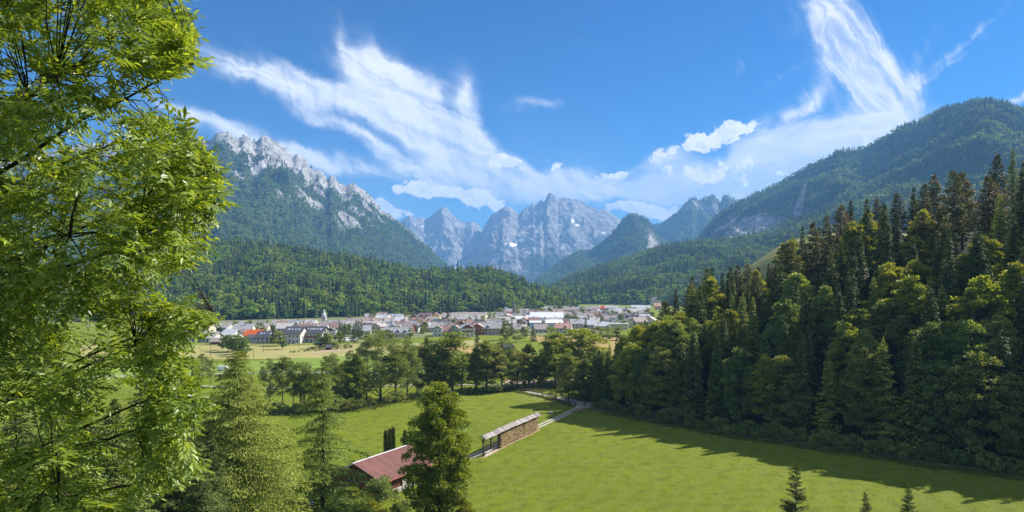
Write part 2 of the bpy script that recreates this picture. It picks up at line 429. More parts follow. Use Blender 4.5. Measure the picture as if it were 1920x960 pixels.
def mountain_mat(name, forest, forest2, rock_lo, rock_hi, rscale):
    m, t, out = new_mat(name)
    p = pos(t)
    at = t.node('ShaderNodeAttribute', attribute_name='rock')
    sn = t.node('ShaderNodeAttribute', attribute_name='snow')
    gr = t.node('ShaderNodeAttribute', attribute_name='meadow')
    n1 = t.noise(p, rscale, 8, .68, .4)
    mp = t.node('ShaderNodeMapping'); mp.inputs['Scale'].default_value = (1.0, 1.0, .3); t.l.new(p, mp.inputs[0])
    n2 = t.noise(mp.outputs[0], rscale*2.6, 6, .7, .8)
    mp2 = t.node('ShaderNodeMapping'); mp2.inputs['Scale'].default_value = (.3, .3, 1.6); mp2.inputs['Rotation'].default_value = (0, .35, 0); t.l.new(p, mp2.inputs[0])
    n3 = t.noise(mp2.outputs[0], rscale*4, 5, .6, .2)
    rk = t.ramp(t.m('ADD', t.m('MULTIPLY', n1, .55), t.m('ADD', t.m('MULTIPLY', n2, .3), t.m('MULTIPLY', n3, .15))), [(.40, rock_lo), (.59, rock_hi)])
    f = t.mix(t.sm(t.noise(p, rscale*3, 5, .7), .35, .65), (*forest, 1), (*forest2, 1))
    f = t.mix(gr.outputs['Fac'], f, (.17, .19, .05, 1))
    edge = t.m('ADD', at.outputs['Fac'], t.m('MULTIPLY', t.m('SUBTRACT', t.noise(p, rscale*5, 7, .75), .5), 2.0))
    c = t.mix(t.sm(edge, .38, .58), f, rk)
    se = t.m('ADD', sn.outputs['Fac'], t.m('MULTIPLY', t.m('SUBTRACT', n2, .5), .9))
    c = t.mix(t.sm(se, .45, .55), c, (.78, .77, .74, 1))
    h = t.m('ADD', n1, t.m('MULTIPLY', n2, .6))
    b = bsdf(t, c, .95, .05, bump(t, h, 1.0, .5/rscale*.2))
    t.l.new(b.outputs[0], out.inputs[0])
mountain_mat('wooded_limestone', (.030, .048, .016), (.055, .08, .024), (.11, .105, .10), (.40, .385, .37), .012)
mountain_mat('bare_limestone', (.040, .050, .030), (.055, .065, .035), (.10, .095, .09), (.34, .325, .31), .0045)

# ---------------------------------------------------------------- ground sheet
def graded(lo, hi, step, far, g=1.13, loext=None):
    a = list(np.arange(lo, hi+step, step)); s = step
    while a[-1] < far: s *= g; a.append(a[-1]+s)
    b = []; s = step; v = lo
    while v > (loext if loext is not None else -far): s *= g; v -= s; b.append(v)
    return np.array(b[::-1]+a)
gx = graded(-170, 210, 2.4, 13000); gy = graded(40, 330, 2.4, 15000, 1.10, -12500)
GX, GY = np.meshgrid(gx, gy)
GZ = ground_z(GX, GY)
def grid_faces(nu, nv):
    j, i = np.meshgrid(np.arange(nv-1), np.arange(nu-1), indexing='ij')
    a = j*nu+i
    return np.stack([a, a+1, a+nu+1, a+nu], -1).reshape(-1, 4)
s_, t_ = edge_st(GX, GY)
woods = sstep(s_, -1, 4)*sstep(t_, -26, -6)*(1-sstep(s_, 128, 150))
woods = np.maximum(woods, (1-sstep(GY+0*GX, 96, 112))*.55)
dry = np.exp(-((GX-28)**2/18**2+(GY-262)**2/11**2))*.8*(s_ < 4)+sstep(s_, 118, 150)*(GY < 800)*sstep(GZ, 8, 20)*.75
# worn bank along the right of the lane and mown lane near the wood
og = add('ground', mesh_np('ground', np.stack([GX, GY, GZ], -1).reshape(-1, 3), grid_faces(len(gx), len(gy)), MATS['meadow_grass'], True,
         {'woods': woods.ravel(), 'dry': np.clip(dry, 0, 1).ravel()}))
tag(og, kind='structure')

def sheet(name, poly, m, off=.05, step=4.0):
    """a sheet following the ground, its outline given by four or more corner points (two rails of equal length)"""
    A, B = poly
    A = np.array(A, float); B = np.array(B, float)
    def dens(P):
        L = np.linalg.norm(np.diff(P, axis=0), axis=1)
        return L
    n = max(2, int(sum(dens(A))/step))
    def res(P):
        d = np.r_[0, np.cumsum(dens(P))]; q = np.linspace(0, d[-1], n)
        return np.c_[np.interp(q, d, P[:, 0]), np.interp(q, d, P[:, 1])]
    A, B = res(A), res(B)
    wmax = np.linalg.norm(A-B, axis=1).max(); k = max(2, int(wmax/step)+1)
    q = np.linspace(0, 1, k)[:, None, None]
    G = A[None]*(1-q)+B[None]*q
    z = ground_z(G[..., 0], G[..., 1])+off
    V = np.concatenate([G, z[..., None]], -1).reshape(-1, 3)
    o = add(name, mesh_np(name, V, grid_faces(n, k), MATS[m], True)); tag(o, kind='structure')
    return o
def ribbon(name, pts, w, m, off=.06, shift=0.0, step=1.6):
    P = np.array(pts, float)
    L = np.r_[0, np.cumsum(np.linalg.norm(np.diff(P, axis=0), axis=1))]
    n = max(3, int(L[-1]/step)); q = np.linspace(0, L[-1], n)
    S = np.c_[np.interp(q, L, P[:, 0]), np.interp(q, L, P[:, 1])]
    for _ in range(3): S[1:-1] = (S[:-2]+S[1:-1]*2+S[2:])/4
    d = np.gradient(S, axis=0); d /= np.linalg.norm(d, axis=1)[:, None]
    nn = np.c_[-d[:, 1], d[:, 0]]
    ww = w/2*(1+.12*perlin(q*.35, q*0+3.3, 4))
    return sheet(name, (S+nn*(shift+ww)[:, None] if np.ndim(shift) else S+nn*(ww+shift)[:, None], S+nn*(shift-ww)[:, None]), m, off, step/2 if w < 1.5 else step)
fp = lambda px, py: floor_pt(px, py)[:2]

# fields between the tree line and the village
sheet('hay_field', ([fp(150, 676), fp(380, 675), fp(600, 671), fp(700, 664), fp(800, 662)], [fp(150, 648), fp(400, 648), fp(560, 648), fp(680, 645), fp(800, 643)]), 'hay_field', .10, 6)
sheet('green_field', ([fp(150, 712), fp(400, 700), fp(560, 698), fp(700, 700), fp(800, 700)], [fp(150, 685), fp(400, 682), fp(540, 673), fp(700, 664.6), fp(800, 663)]), 'green_field', .08, 5)
sheet('verge', ([fp(330, 648), fp(500, 648.2), fp(680, 645)], [fp(330, 645), fp(500, 643.2), fp(690, 640)]), 'verge_grass', .2, 4)
sheet('pale_field', ([fp(790, 649), fp(840, 650), fp(905, 648.5)], [fp(815, 641), fp(850, 638.5), fp(905, 638)]), 'hay_field', .14, 4)
sheet('ochre_field', ([fp(790, 672), fp(870, 662), fp(960, 664), fp(1010, 668)], [fp(795, 652), fp(860, 650.5), fp(905, 651), fp(950, 655)]), 'stubble_field', .12, 5)
sheet('stubble_field', ([fp(1025, 647), fp(1060, 655), fp(1110, 664), fp(1200, 668)], [fp(985, 630.6), fp(1040, 630), fp(1100, 630), fp(1200, 630)]), 'stubble_field', .14, 5)
sheet('gravel_patch', ([fp(585, 663), fp(615, 661), fp(650, 657.5), fp(662, 655.5)], [fp(583, 661), fp(615, 657), fp(650, 655.2), fp(662, 654.5)]), 'bare_soil', .2, 3)
sheet('village_ground', ([fp(230, 640), fp(480, 641.5), fp(680, 639), fp(850, 630), fp(1150, 628.5)], [fp(250, 600), fp(480, 592), fp(680, 583), fp(850, 578), fp(1150, 572)]), 'village_floor', .12, 18)
sheet('parking_lot', ([fp(604, 640.5), fp(668, 638.5)], [fp(610, 634), fp(668, 633)]), 'white_lot', .26, 4)
# valley road, farm lane, tracks
ribbon('road', [fp(100, 707), fp(380, 703), (X(520, 338), 338), (X(650, 340), 340), (X(800, 345), 345), (X(1000, 352), 352), (X(1200, 360), 360)], 4.2, 'asphalt_pale', .12)
ribbon('cycle_path', [(X(250, 294), 294), (X(515, 291), 291), (X(600, 291), 291), (X(740, 292), 292), (X(860, 294), 294), (X(960, 300), 300), (X(1060, 306), 306), (X(1160, 318), 318)], 2.2, 'asphalt_pale', .14)
sheet('gravel_yard', ([fp(948, 724), fp(1000, 725), (X(1060, 290), 290), (X(1120, 292), 292)], [(X(945, 312), 312), (X(1000, 314), 314), (X(1060, 318), 318), (X(1120, 322), 322)]), 'bare_soil', .10, 3)
lane = [gpt(*q)[:2] for q in ((930, 725), (967, 729), (1000, 737.5), (1040, 745), (1073, 752), (1100, 757.5))]
ribbon('lane', lane, 2.6, 'gravel', .07)
sheet('junction', ([gpt(*q)[:2] for q in ((1072, 761), (1090, 766), (1108, 765))], [gpt(*q)[:2] for q in ((1068, 751), (1092, 752.5), (1118, 757))]), 'gravel', .09, 1.0)
ribbon('lane', [gpt(*q)[:2] for q in ((1104, 760), (1130, 765), (1160, 769), (1230, 778))], 2.0, 'gravel', .07)
TRACK = [gpt(*q)[:2] for q in ((1089, 762), (1078, 769), (1050, 782), (1012, 799), (975, 816), (935, 834), (893, 853), (872, 862))]
for sh in (-.75, .75):
    ribbon('track', TRACK, .75, 'gravel', .06, sh, 1.2)

# ---------------------------------------------------------------- mountains
TREES = []      # (positions, scale, seed share) for the forest objects
def mountain(name, sky, Dr, Df, nu, nv, m, amp=60, lam=500, jag=3.0, jl=14, p=1.25, rockband=None, seed=0, ext=(0, 0), snow=None,
             meadow=None, zf=0.0, gul=3.0, back=.35, face=None, trees=None):
    sky = np.array(sky, float)
    px = np.linspace(sky[0, 0]-ext[0], sky[-1, 0]+ext[1], nu)
    py = np.interp(px, sky[:, 0], sky[:, 1])
    jg = -jag*1.3*(ridged(px/jl/1.6, px*0+seed*1.7, 4, seed, .5)-.45)
    dr = np.interp(px, *zip(*Dr)) if not np.isscalar(Dr) else np.full(nu, float(Dr))
    df = np.interp(px, *zip(*Df)) if not np.isscalar(Df) else np.full(nu, float(Df))
    w = np.concatenate([np.linspace(0, 1, nv), 1+np.linspace(0, 1, nv//5+2)[1:]**1.3*back])
    W, PX = np.meshgrid(w, px, indexing='ij')
    DR, DF, PY = dr[None], df[None], py[None]
    PY = PY+jg[None]*np.exp(-((W-1)/.05)**2)
    Y = DF+(DR-DF)*W
    Xw = (PX-960)/FX*DR*.5+(PX-960)/FX*Y*.5      # the flank spreads less than the view does
    Xw = (PX-960)/FX*Y
    zr = H+(HZ-py[None])/FX*DR; zj = -jg[None]/FX*DR*np.exp(-((W-1)/.045)**2)
    Wc = np.clip(W, 0, 1)
    prof = Wc**p
    Zb = zf+(zr-zf)*prof
    env = np.sin(np.clip(Wc, 0, 1)**1.25*math.pi)**.55+.10*sstep(Wc, .5, .9)
    wx = fbm(Xw/(lam*1.6), Y/(lam*2.4), 4, seed+40)*lam*.55
    g = ridged((Xw+wx)/lam, (Y+wx*.6)/(lam*gul), 6, seed+3, .52)-.5
    f = fbm(Xw/(lam*.33), Y/(lam*.33), 5, seed+60, .6)
    rel = np.clip((zr-zf)/ (np.max(zr)-zf+1e-6), .18, 1)
    g = g*(.65+.9*np.clip(.5+fbm(Xw/(lam*2.3), Y/(lam*2.3), 3, seed+21), 0, 1.2))
    Zb = Zb+(g*amp*1.5+f*amp*.45)*env*rel
    over = np.clip(W-1, 0, None)/back
    Zb = np.where(W > 1, (zf+(zr-zf)*(1-over*.85)+f*amp*.5*over), Zb)
    Zb = Zb+zj
    dpx = (HZ-(Zb-H)/Y*FX)-PY                        # how far below the skyline a point shows
    A = {}
    n = fbm(Xw/(lam*.5), Y/(lam*.5), 5, seed+9, .6)
    if rockband is not None:
        A['rock'] = rockband(PX, dpx, n, g, W)
    else: A['rock'] = np.zeros_like(Xw)
    A['snow'] = snow(PX, HZ-(Zb-H)/Y*FX, n, g) if snow else np.zeros_like(Xw)
    A['meadow'] = meadow(PX, HZ-(Zb-H)/Y*FX, n) if meadow else np.zeros_like(Xw)
    V = np.stack([Xw, Y, Zb], -1).reshape(-1, 3)
    F = grid_faces(nu, len(w))
    o = add(name, mesh_np(name, V, F, MATS[m], True, {k: np.clip(a, 0, 1).ravel() for k, a in A.items()}))
    tag(o, kind='structure')
    if trees:
        spacing, share, sc, label, lim = trees
        rs = np.random.RandomState(seed+5)
        P = V.reshape(len(w), nu, 3)
        a, b, c = P[:-1, :-1], P[:-1, 1:], P[1:, :-1]
        area = np.linalg.norm(np.cross((b-a)[..., :2], (c-a)[..., :2])[..., None], axis=-1) if False else np.abs((b-a)[..., 0]*(c-a)[..., 1]-(b-a)[..., 1]*(c-a)[..., 0])
        wgt = area*(np.clip(1.15-1.6*A['rock'][:-1, :-1]*1.0+.5*n[:-1, :-1], 0.03, 1))*(A['meadow'][:-1, :-1] < .4)*(A['snow'][:-1, :-1] < .4)
        wgt = wgt*(dpx[:-1, :-1] > -40)*(W[:-1, :-1] < 1.04)*(P[:-1, :-1, 2] > zf-2)
        vis = (HZ-(P[:-1, :-1, 2]-H)/P[:-1, :-1, 1]*FX)
        wgt = wgt*(vis < 640)*(PX[:-1, :-1] > lim[0])*(PX[:-1, :-1] < lim[1])
        N = int(wgt.sum()/spacing**2)
        idx = rs.choice(wgt.size, N, p=wgt.ravel()/wgt.sum())
        i, j = np.unravel_index(idx, wgt.shape)
        u, v = rs.rand(N, 1), rs.rand(N, 1)
        Q = P[i, j]*(1-u)*(1-v)+P[i, j+1]*u*(1-v)+P[i+1, j]*(1-u)*v+P[i+1, j+1]*u*v
        dn = fbm(Q[:, 0]/(lam*.6), Q[:, 1]/(lam*.6), 4, seed+77)
        TREES.append((name, label, Q, sc*(.55+.7*rs.rand(N)**1.3)*(1+.35*fbm(Q[:, 0]/(lam*.25), Q[:, 1]/(lam*.25), 3, seed+88)), (rs.rand(N)+dn*1.6 < share), rs))
    return o

# the left massif: wooded flank under a bare limestone crest
def rockA(PX, d, n, g, W):
    band = np.interp(PX, [0, 395, 430, 480, 520, 560, 620, 680, 720, 760, 850], [30, 55, 92, 112, 125, 118, 84, 56, 30, 10, 0])
    r = 1-sstep(d, band*.50, band*1.0)
    r = r*np.clip(.95-.95*sstep(n+.35*(g+.1), -.16, .12), .04, 1)
    # the top of the crest is almost bare, gullies lower down show scattered rock
    r = np.maximum(r, (1-sstep(d, band*.18, band*.42))*.9)
    low = np.exp(-((PX-655)**2/30**2+(d-62)**2/26**2))*sstep(n, -.1, .25)
    low2 = np.exp(-((PX-700)**2/30**2+(d-42)**2/16**2))*sstep(n, -.05, .3)*.9
    return np.clip(np.maximum(np.maximum(r, low), low2), 0, 1)
skyA = [(-200, 330), (0, 300), (150, 272), (250, 262), (330, 268), (395, 262), (404, 250), (418, 246), (428, 247), (437, 257), (448, 260), (458, 253), (466, 256), (474, 266),
        (482, 264), (490, 256), (500, 254), (514, 262), (528, 273), (540, 280), (548, 292), (556, 288), (566, 294), (575, 298), (582, 312), (590, 318), (604, 322), (614, 336),
        (620, 328), (627, 332), (637, 346), (648, 350), (656, 345), (664, 343), (674, 352), (686, 362), (698, 372), (706, 380), (714, 394), (730, 402), (748, 415), (765, 430),
        (790, 452), (812, 474), (830, 492), (845, 506), (870, 530)]
mountain('mountain', skyA, [(-200, 4300), (400, 4600), (870, 6200)], [(-200, 1900), (400, 2100), (870, 4300)], 900, 330, 'wooded_limestone',
         amp=120, lam=470, jag=3.0, jl=17, p=1.12, rockband=rockA, seed=1, ext=(200, 20), trees=(15.5, .66, 1.25, 'dark conifer and beech forest on the left mountain below the crags', (260, 880)))
# far peaks in the blue
rkB = lambda PX, d, n, g, W: np.clip(1.0-.8*sstep(d, 95, 150)*sstep(n, -.2, .1), 0, 1)
def snowC(PX, y, n, g):
    a = np.exp(-((PX-860)**2/14**2+(y-500)**2/5**2))
    b = np.exp(-((PX-795)**2/5**2+(y-424)**2/4**2))*.8
    c = np.exp(-((PX-858)**2/5**2+(y-500)**2/30**2))*.6
    return a+b+c
mountain('mountain', [(700, 430), (755, 412), (768, 404), (780, 409), (800, 411), (812, 402), (822, 394), (831, 388), (842, 394), (850, 405), (862, 414), (872, 419),
                      (884, 415), (895, 420), (905, 432), (925, 446), (960, 470), (1010, 500)], 12500, 8600, 360, 220, 'bare_limestone', amp=210, lam=1050, jag=2.4, jl=11, p=1.15,
         rockband=rkB, seed=2, snow=snowC, gul=3.2)
def snowD(PX, y, n, g):
    a = np.exp(-((PX-957)**2/16**2+(y-459)**2/4.5**2))
    b = np.exp(-((PX-978)**2/7**2+(y-450)**2/5**2))
    c = np.exp(-((PX-1074)**2/4**2+(y-414)**2/6**2))*.9+np.exp(-((PX-1083)**2/7**2+(y-422)**2/2.5**2))*.8+np.exp(-((PX-1132)**2/5**2+(y-437)**2/3**2))*.8
    return a+b+c
rkD = lambda PX, d, n, g, W: np.clip(1.05-.9*sstep(d+n*60, 78, 125), .12, 1)
mountain('mountain', [(830, 505), (862, 488), (880, 462), (900, 440), (912, 418), (922, 402), (934, 396), (944, 389), (955, 388), (966, 396), (972, 403), (980, 394), (992, 388),
                      (1000, 381), (1006, 384), (1014, 376), (1020, 379), (1026, 366), (1032, 362), (1040, 366), (1048, 373), (1056, 372), (1064, 375), (1078, 374), (1094, 379), (1105, 386),
                      (1118, 392), (1132, 394), (1142, 397), (1152, 405), (1162, 412), (1178, 425), (1230, 450), (1300, 480)], [(830, 11600), (1030, 12200), (1300, 12500)], 7600, 560, 330,
         'bare_limestone', amp=240, lam=1150, jag=2.2, jl=12, p=1.05, rockband=rkD, seed=3, snow=snowD, gul=3.6)
# pointed wooded hills to the right of the gap
rkE = lambda PX, d, n, g, W: np.clip(np.exp(-((PX-1228)**2/17**2+(d-42)**2/34**2))*1.1+np.exp(-((PX-1195)**2/26**2+(d-60)**2/16**2))*.4*sstep(n, 0, .3)+.5*(1-sstep(d, 3, 14))*sstep(n, .05, .3), 0, 1)
mountain('mountain', [(1170, 440), (1220, 421), (1238, 418), (1255, 409), (1268, 400), (1280, 388), (1290, 376), (1299, 370), (1306, 374), (1312, 376), (1322, 369), (1334, 368),
                      (1343, 372), (1350, 381), (1355, 372), (1361, 367), (1370, 372), (1380, 376), (1420, 392), (1480, 420)], 8600, 6200, 330, 170, 'wooded_limestone', amp=150, lam=700, jag=1.4,
         jl=11, p=1.2, rockband=lambda PX, d, n, g, W: np.clip(.30+.35*sstep(n, -.1, .3)-.3*sstep(d, 30, 80), 0, 1), seed=4, trees=(24, .8, 1.5, 'blue green forest on the double peaked hill', (1200, 1440)))
mountain('mountain', [(1000, 531), (1030, 508), (1055, 490), (1080, 474), (1108, 470), (1128, 460), (1145, 443), (1156, 428), (1167, 412), (1178, 405), (1190, 404), (1200, 408),
                      (1212, 411), (1220, 421), (1232, 440), (1260, 460), (1330, 500)], 6600, 4300, 420, 230, 'wooded_limestone', amp=120, lam=620, jag=1.3, jl=9, p=1.1, rockband=rkE, seed=5,
         trees=(19, .75, 1.3, 'forest on the pointed hill right of the gap', (990, 1310)))
# the right mountain and its wooded foot
def rkF(PX, d, n, g, W):
    y = d+np.interp(PX, [1300, 1500], [430, 325])
    cliff = np.exp(-((PX-1385-(y-440)*-.9)**2/75**2+(y-432)**2/34**2))*1.15*sstep(n, -.25, .1)
    scree = np.exp(-(((PX-1502)+(y-375)*.33)**2/(3.4+np.clip(y-345, 0, 60)*.09)**2))*sstep(y, 338, 346)*(1-sstep(y, 400, 412))*1.4
    top = np.exp(-((PX-1450)**2/60**2+(d-5)**2/12**2))*.55*sstep(n, 0, .2)
    return np.clip(np.maximum(np.maximum(cliff, scree), top)+.12*sstep(n, .2, .4), 0, 1)
skyF = [(1180, 540), (1230, 515), (1270, 480), (1310, 448), (1322, 430), (1340, 410), (1362, 392), (1384, 379), (1404, 372), (1422, 362), (1445, 352), (1470, 340), (1500, 325), (1530, 308), (1556, 297), (1570, 285), (1590, 283), (1620, 280),
        (1640, 268), (1660, 260), (1685, 244), (1705, 236), (1730, 228), (1756, 214), (1780, 206), (1805, 199), (1830, 195), (1850, 194), (1880, 197), (1900, 202), (1930, 207), (2000, 230), (2150, 260)]
mountain('mountain', skyF, [(1180, 5600), (1500, 4700), (1840, 3700), (2150, 3300)], [(1180, 3600), (1400, 2500), (1840, 1500), (2150, 1200)], 640, 330, 'wooded_limestone',
         amp=95, lam=520, jag=2.0, jl=10, p=1.08, rockband=rkF, seed=6, ext=(0, 150), trees=(13.5, .5, 1.2, 'mixed forest on the high right mountain', (1190, 1990)))
skyG = [(985, 560), (1020, 546), (1045, 536), (1070, 524), (1100, 512), (1140, 500), (1170, 490), (1200, 477), (1230, 468), (1262, 461), (1300, 455), (1350, 453), (1400, 450), (1450, 438), (1500, 416), (1550, 395), (1600, 378), (1700, 352), (1800, 338), (1950, 330), (2100, 345)]
mountain('mountain', skyG, [(985, 3000), (1200, 3300), (1330, 3100), (1600, 2900), (2100, 2600)], [(985, 1900), (1200, 1650), (1400, 1400), (2100, 1050)], 520, 200, 'wooded_limestone',
         amp=48, lam=330, jag=2.2, jl=10, p=.95, rockband=lambda PX, d, n, g, W: .08*sstep(n, .2, .4), seed=7, ext=(0, 60), trees=(12, .55, 1.0, 'mixed forest on the lower slopes right of the village', (980, 1760)))
# the low wooded hill behind the village
skyH = [(0, 520), (150, 495), (260, 485), (330, 478), (370, 470), (420, 463), (470, 464), (520, 470), (580, 478), (640, 488), (700, 498), (750, 508), (790, 516), (840, 515), (880, 511), (915, 513),
        (945, 520), (975, 532), (1010, 548), (1040, 562), (1062, 574), (1085, 580)]
mountain('hill', skyH, [(0, 1500), (420, 1750), (800, 1700), (1085, 1600)], [(0, 830), (420, 880), (620, 960), (800, 1080), (1085, 1330)], 520, 150, 'wooded_limestone',
         amp=13, lam=170, jag=1.2, jl=30, p=1.1, seed=8, gul=2.0, ext=(60, 0), trees=(9.0, .62, 1.0, 'dense mixed forest on the low hill behind the village', (180, 1090)))
# ---------------------------------------------------------------- far forests: one object each, trees placed on their points
def far_proto(kind, seed):
    rs = np.random.RandomState(seed); V = []; n = 0
    if kind == 'needle':
        h, r = 25.0, rs.uniform(3.0, 3.9)
        k = 190; f = rs.rand(k)**.8*.93; a = rs.rand(k)*6.283
        rr = r*(1-f)**.85*(.75+.5*rs.rand(k))+.15
        z = h*(.04+f*.95)
        c, s = np.cos(a), np.sin(a)
        tip = np.c_[c*rr, s*rr, z-rr*.35]; rt = np.c_[c*.1, s*.1, z+rr*.35]
        wd = (rr*.42+.35)[:, None]; sd_ = np.c_[-s, c, np.zeros(k)]
        mid = tip*.6+rt*.4
        V = np.stack([rt, mid+sd_*wd, tip, mid-sd_*wd], 1)
        top = np.array([[[.35, 0, h*.93], [0, 0, h*1.03], [-.35, 0, h*.93], [0, 0, h*.85]], [[0, .35, h*.93], [0, 0, h*1.03], [0, -.35, h*.93], [0, 0, h*.85]]])
        V = np.concatenate([V, top])
    else:
        k = 330; h = 19.0
        nl = 7; lc = rs.randn(nl, 3)*[2.4, 2.4, 2.8]+[0, 0, 11.5]; lr = rs.uniform(2.2, 3.6, nl)
        li = rs.randint(0, nl, k)
        d = rs.randn(k, 3); d /= np.linalg.norm(d, axis=1)[:, None]; d[:, 2] = np.abs(d[:, 2])*.9-.15
        P = lc[li]+d*lr[li][:, None]*(.85+.25*rs.rand(k))[:, None]
        nr = d+rs.randn(k, 3)*.45; nr /= np.linalg.norm(nr, axis=1)[:, None]
        a = np.cross(nr, rs.randn(k, 3)); a /= np.linalg.norm(a, axis=1)[:, None]; b = np.cross(nr, a)
        L = rs.uniform(.7, 1.35, k)[:, None]
        V = np.stack([P-a*L, P-b*L*.7, P+a*L, P+b*L*.7], 1)
    tint = np.repeat(rs.rand(len(V)), 4)
    return mesh_np('far_'+kind, V.reshape(-1, 3), np.arange(len(V)*4).reshape(-1, 4), MATS['far_needles' if kind == 'needle' else 'far_leaf'], False, {'tint': tint})
PROTO = [bpy.data.objects.new('far_tree_shape', far_proto('needle' if i < 4 else 'leaf', 100+i)) for i in range(8)]
def forest_tree():
    ng = bpy.data.node_groups.new('forest_points', 'GeometryNodeTree')
    ng.interface.new_socket('Geometry', in_out='INPUT', socket_type='NodeSocketGeometry')
    ng.interface.new_socket('Geometry', in_out='OUTPUT', socket_type='NodeSocketGeometry')
    N, L = ng.nodes, ng.links
    gi = N.new('NodeGroupInput'); go = N.new('NodeGroupOutput')
    iop = N.new('GeometryNodeInstanceOnPoints'); jn = N.new('GeometryNodeJoinGeometry')
    for p in PROTO:      # joined in reverse order
        oi = N.new('GeometryNodeObjectInfo'); oi.inputs['Object'].default_value = p; oi.inputs['As Instance'].default_value = True
        L.new(oi.outputs['Geometry'], jn.inputs[0])
    def attr(nm, dt):
        a = N.new('GeometryNodeInputNamedAttribute'); a.data_type = dt; a.inputs['Name'].default_value = nm
        return a.outputs['Attribute']
    L.new(gi.outputs[0], iop.inputs['Points']); L.new(jn.outputs[0], iop.inputs['Instance'])
    iop.inputs['Pick Instance'].default_value = True
    L.new(attr('pick', 'FLOAT'), iop.inputs['Instance Index'])
    L.new(attr('size', 'FLOAT_VECTOR'), iop.inputs['Scale'])
    cb = N.new('ShaderNodeCombineXYZ'); L.new(attr('turn', 'FLOAT'), cb.inputs[2])
    try: L.new(cb.outputs[0], iop.inputs['Rotation'])
    except Exception: pass
    L.new(iop.outputs[0], go.inputs[0])
    return ng
NG = forest_tree()
def forest(name, label, Q, sc, needle, rs):
    n = len(Q)
    me = bpy.data.meshes.new(name); me.vertices.add(n); me.vertices.foreach_set('co', (Q-[0, 0, 1.0]).astype(np.float32).ravel())
    pick = np.where(needle, 4+rs.randint(0, 4, n), rs.randint(0, 4, n)) if JOIN_REVERSED else np.where(needle, rs.randint(0, 4, n), 4+rs.randint(0, 4, n))
    a = me.attributes.new('pick', 'FLOAT', 'POINT'); a.data.foreach_set('value', pick.astype(np.float32))
    a = me.attributes.new('turn', 'FLOAT', 'POINT'); a.data.foreach_set('value', (rs.rand(n)*6.28).astype(np.float32))
    s3 = np.stack([sc*(.8+.5*rs.rand(n))]*2+[sc*(.8+.45*rs.rand(n))], -1)
    a = me.attributes.new('size', 'FLOAT_VECTOR', 'POINT'); a.data.foreach_set('vector', s3.astype(np.float32).ravel())
    o = add(name, me); md = o.modifiers.new('trees', 'NODES'); md.node_group = NG
    tag(o, label=label, kind='stuff')
    return o
JOIN_REVERSED = False
ntot = 0
for nm, lb, Q, sc, nd, rs in TREES:
    forest('forest', lb, Q, sc, nd, rs); ntot += len(Q)
print('far trees', ntot)

# ---------------------------------------------------------------- near tree shapes
def unit(v): return v/(np.linalg.norm(v, axis=-1, keepdims=True)+1e-9)
def leaves(P, A, Nn, L, W, rs, fold=0.0):
    """leaf shaped quads: P base point, A long axis, Nn rough normal"""
    A = unit(A); B = unit(np.cross(Nn, A)); C = np.cross(A, B)
    L = np.broadcast_to(L, (len(P),))[:, None]; W = np.broadcast_to(W, (len(P),))[:, None]
    V = np.stack([P, P+A*L*.45+B*W*.5-C*L*fold, P+A*L, P+A*L*.45-B*W*.5-C*L*fold], 1)
    return V.reshape(-1, 3), np.arange(len(P)*4).reshape(-1, 4)
def crown_mesh(name, V, m, tint):
    return mesh_np(name, V, np.arange(len(V)).reshape(-1, 4), MATS[m], False, {'tint': np.repeat(tint, 4)})

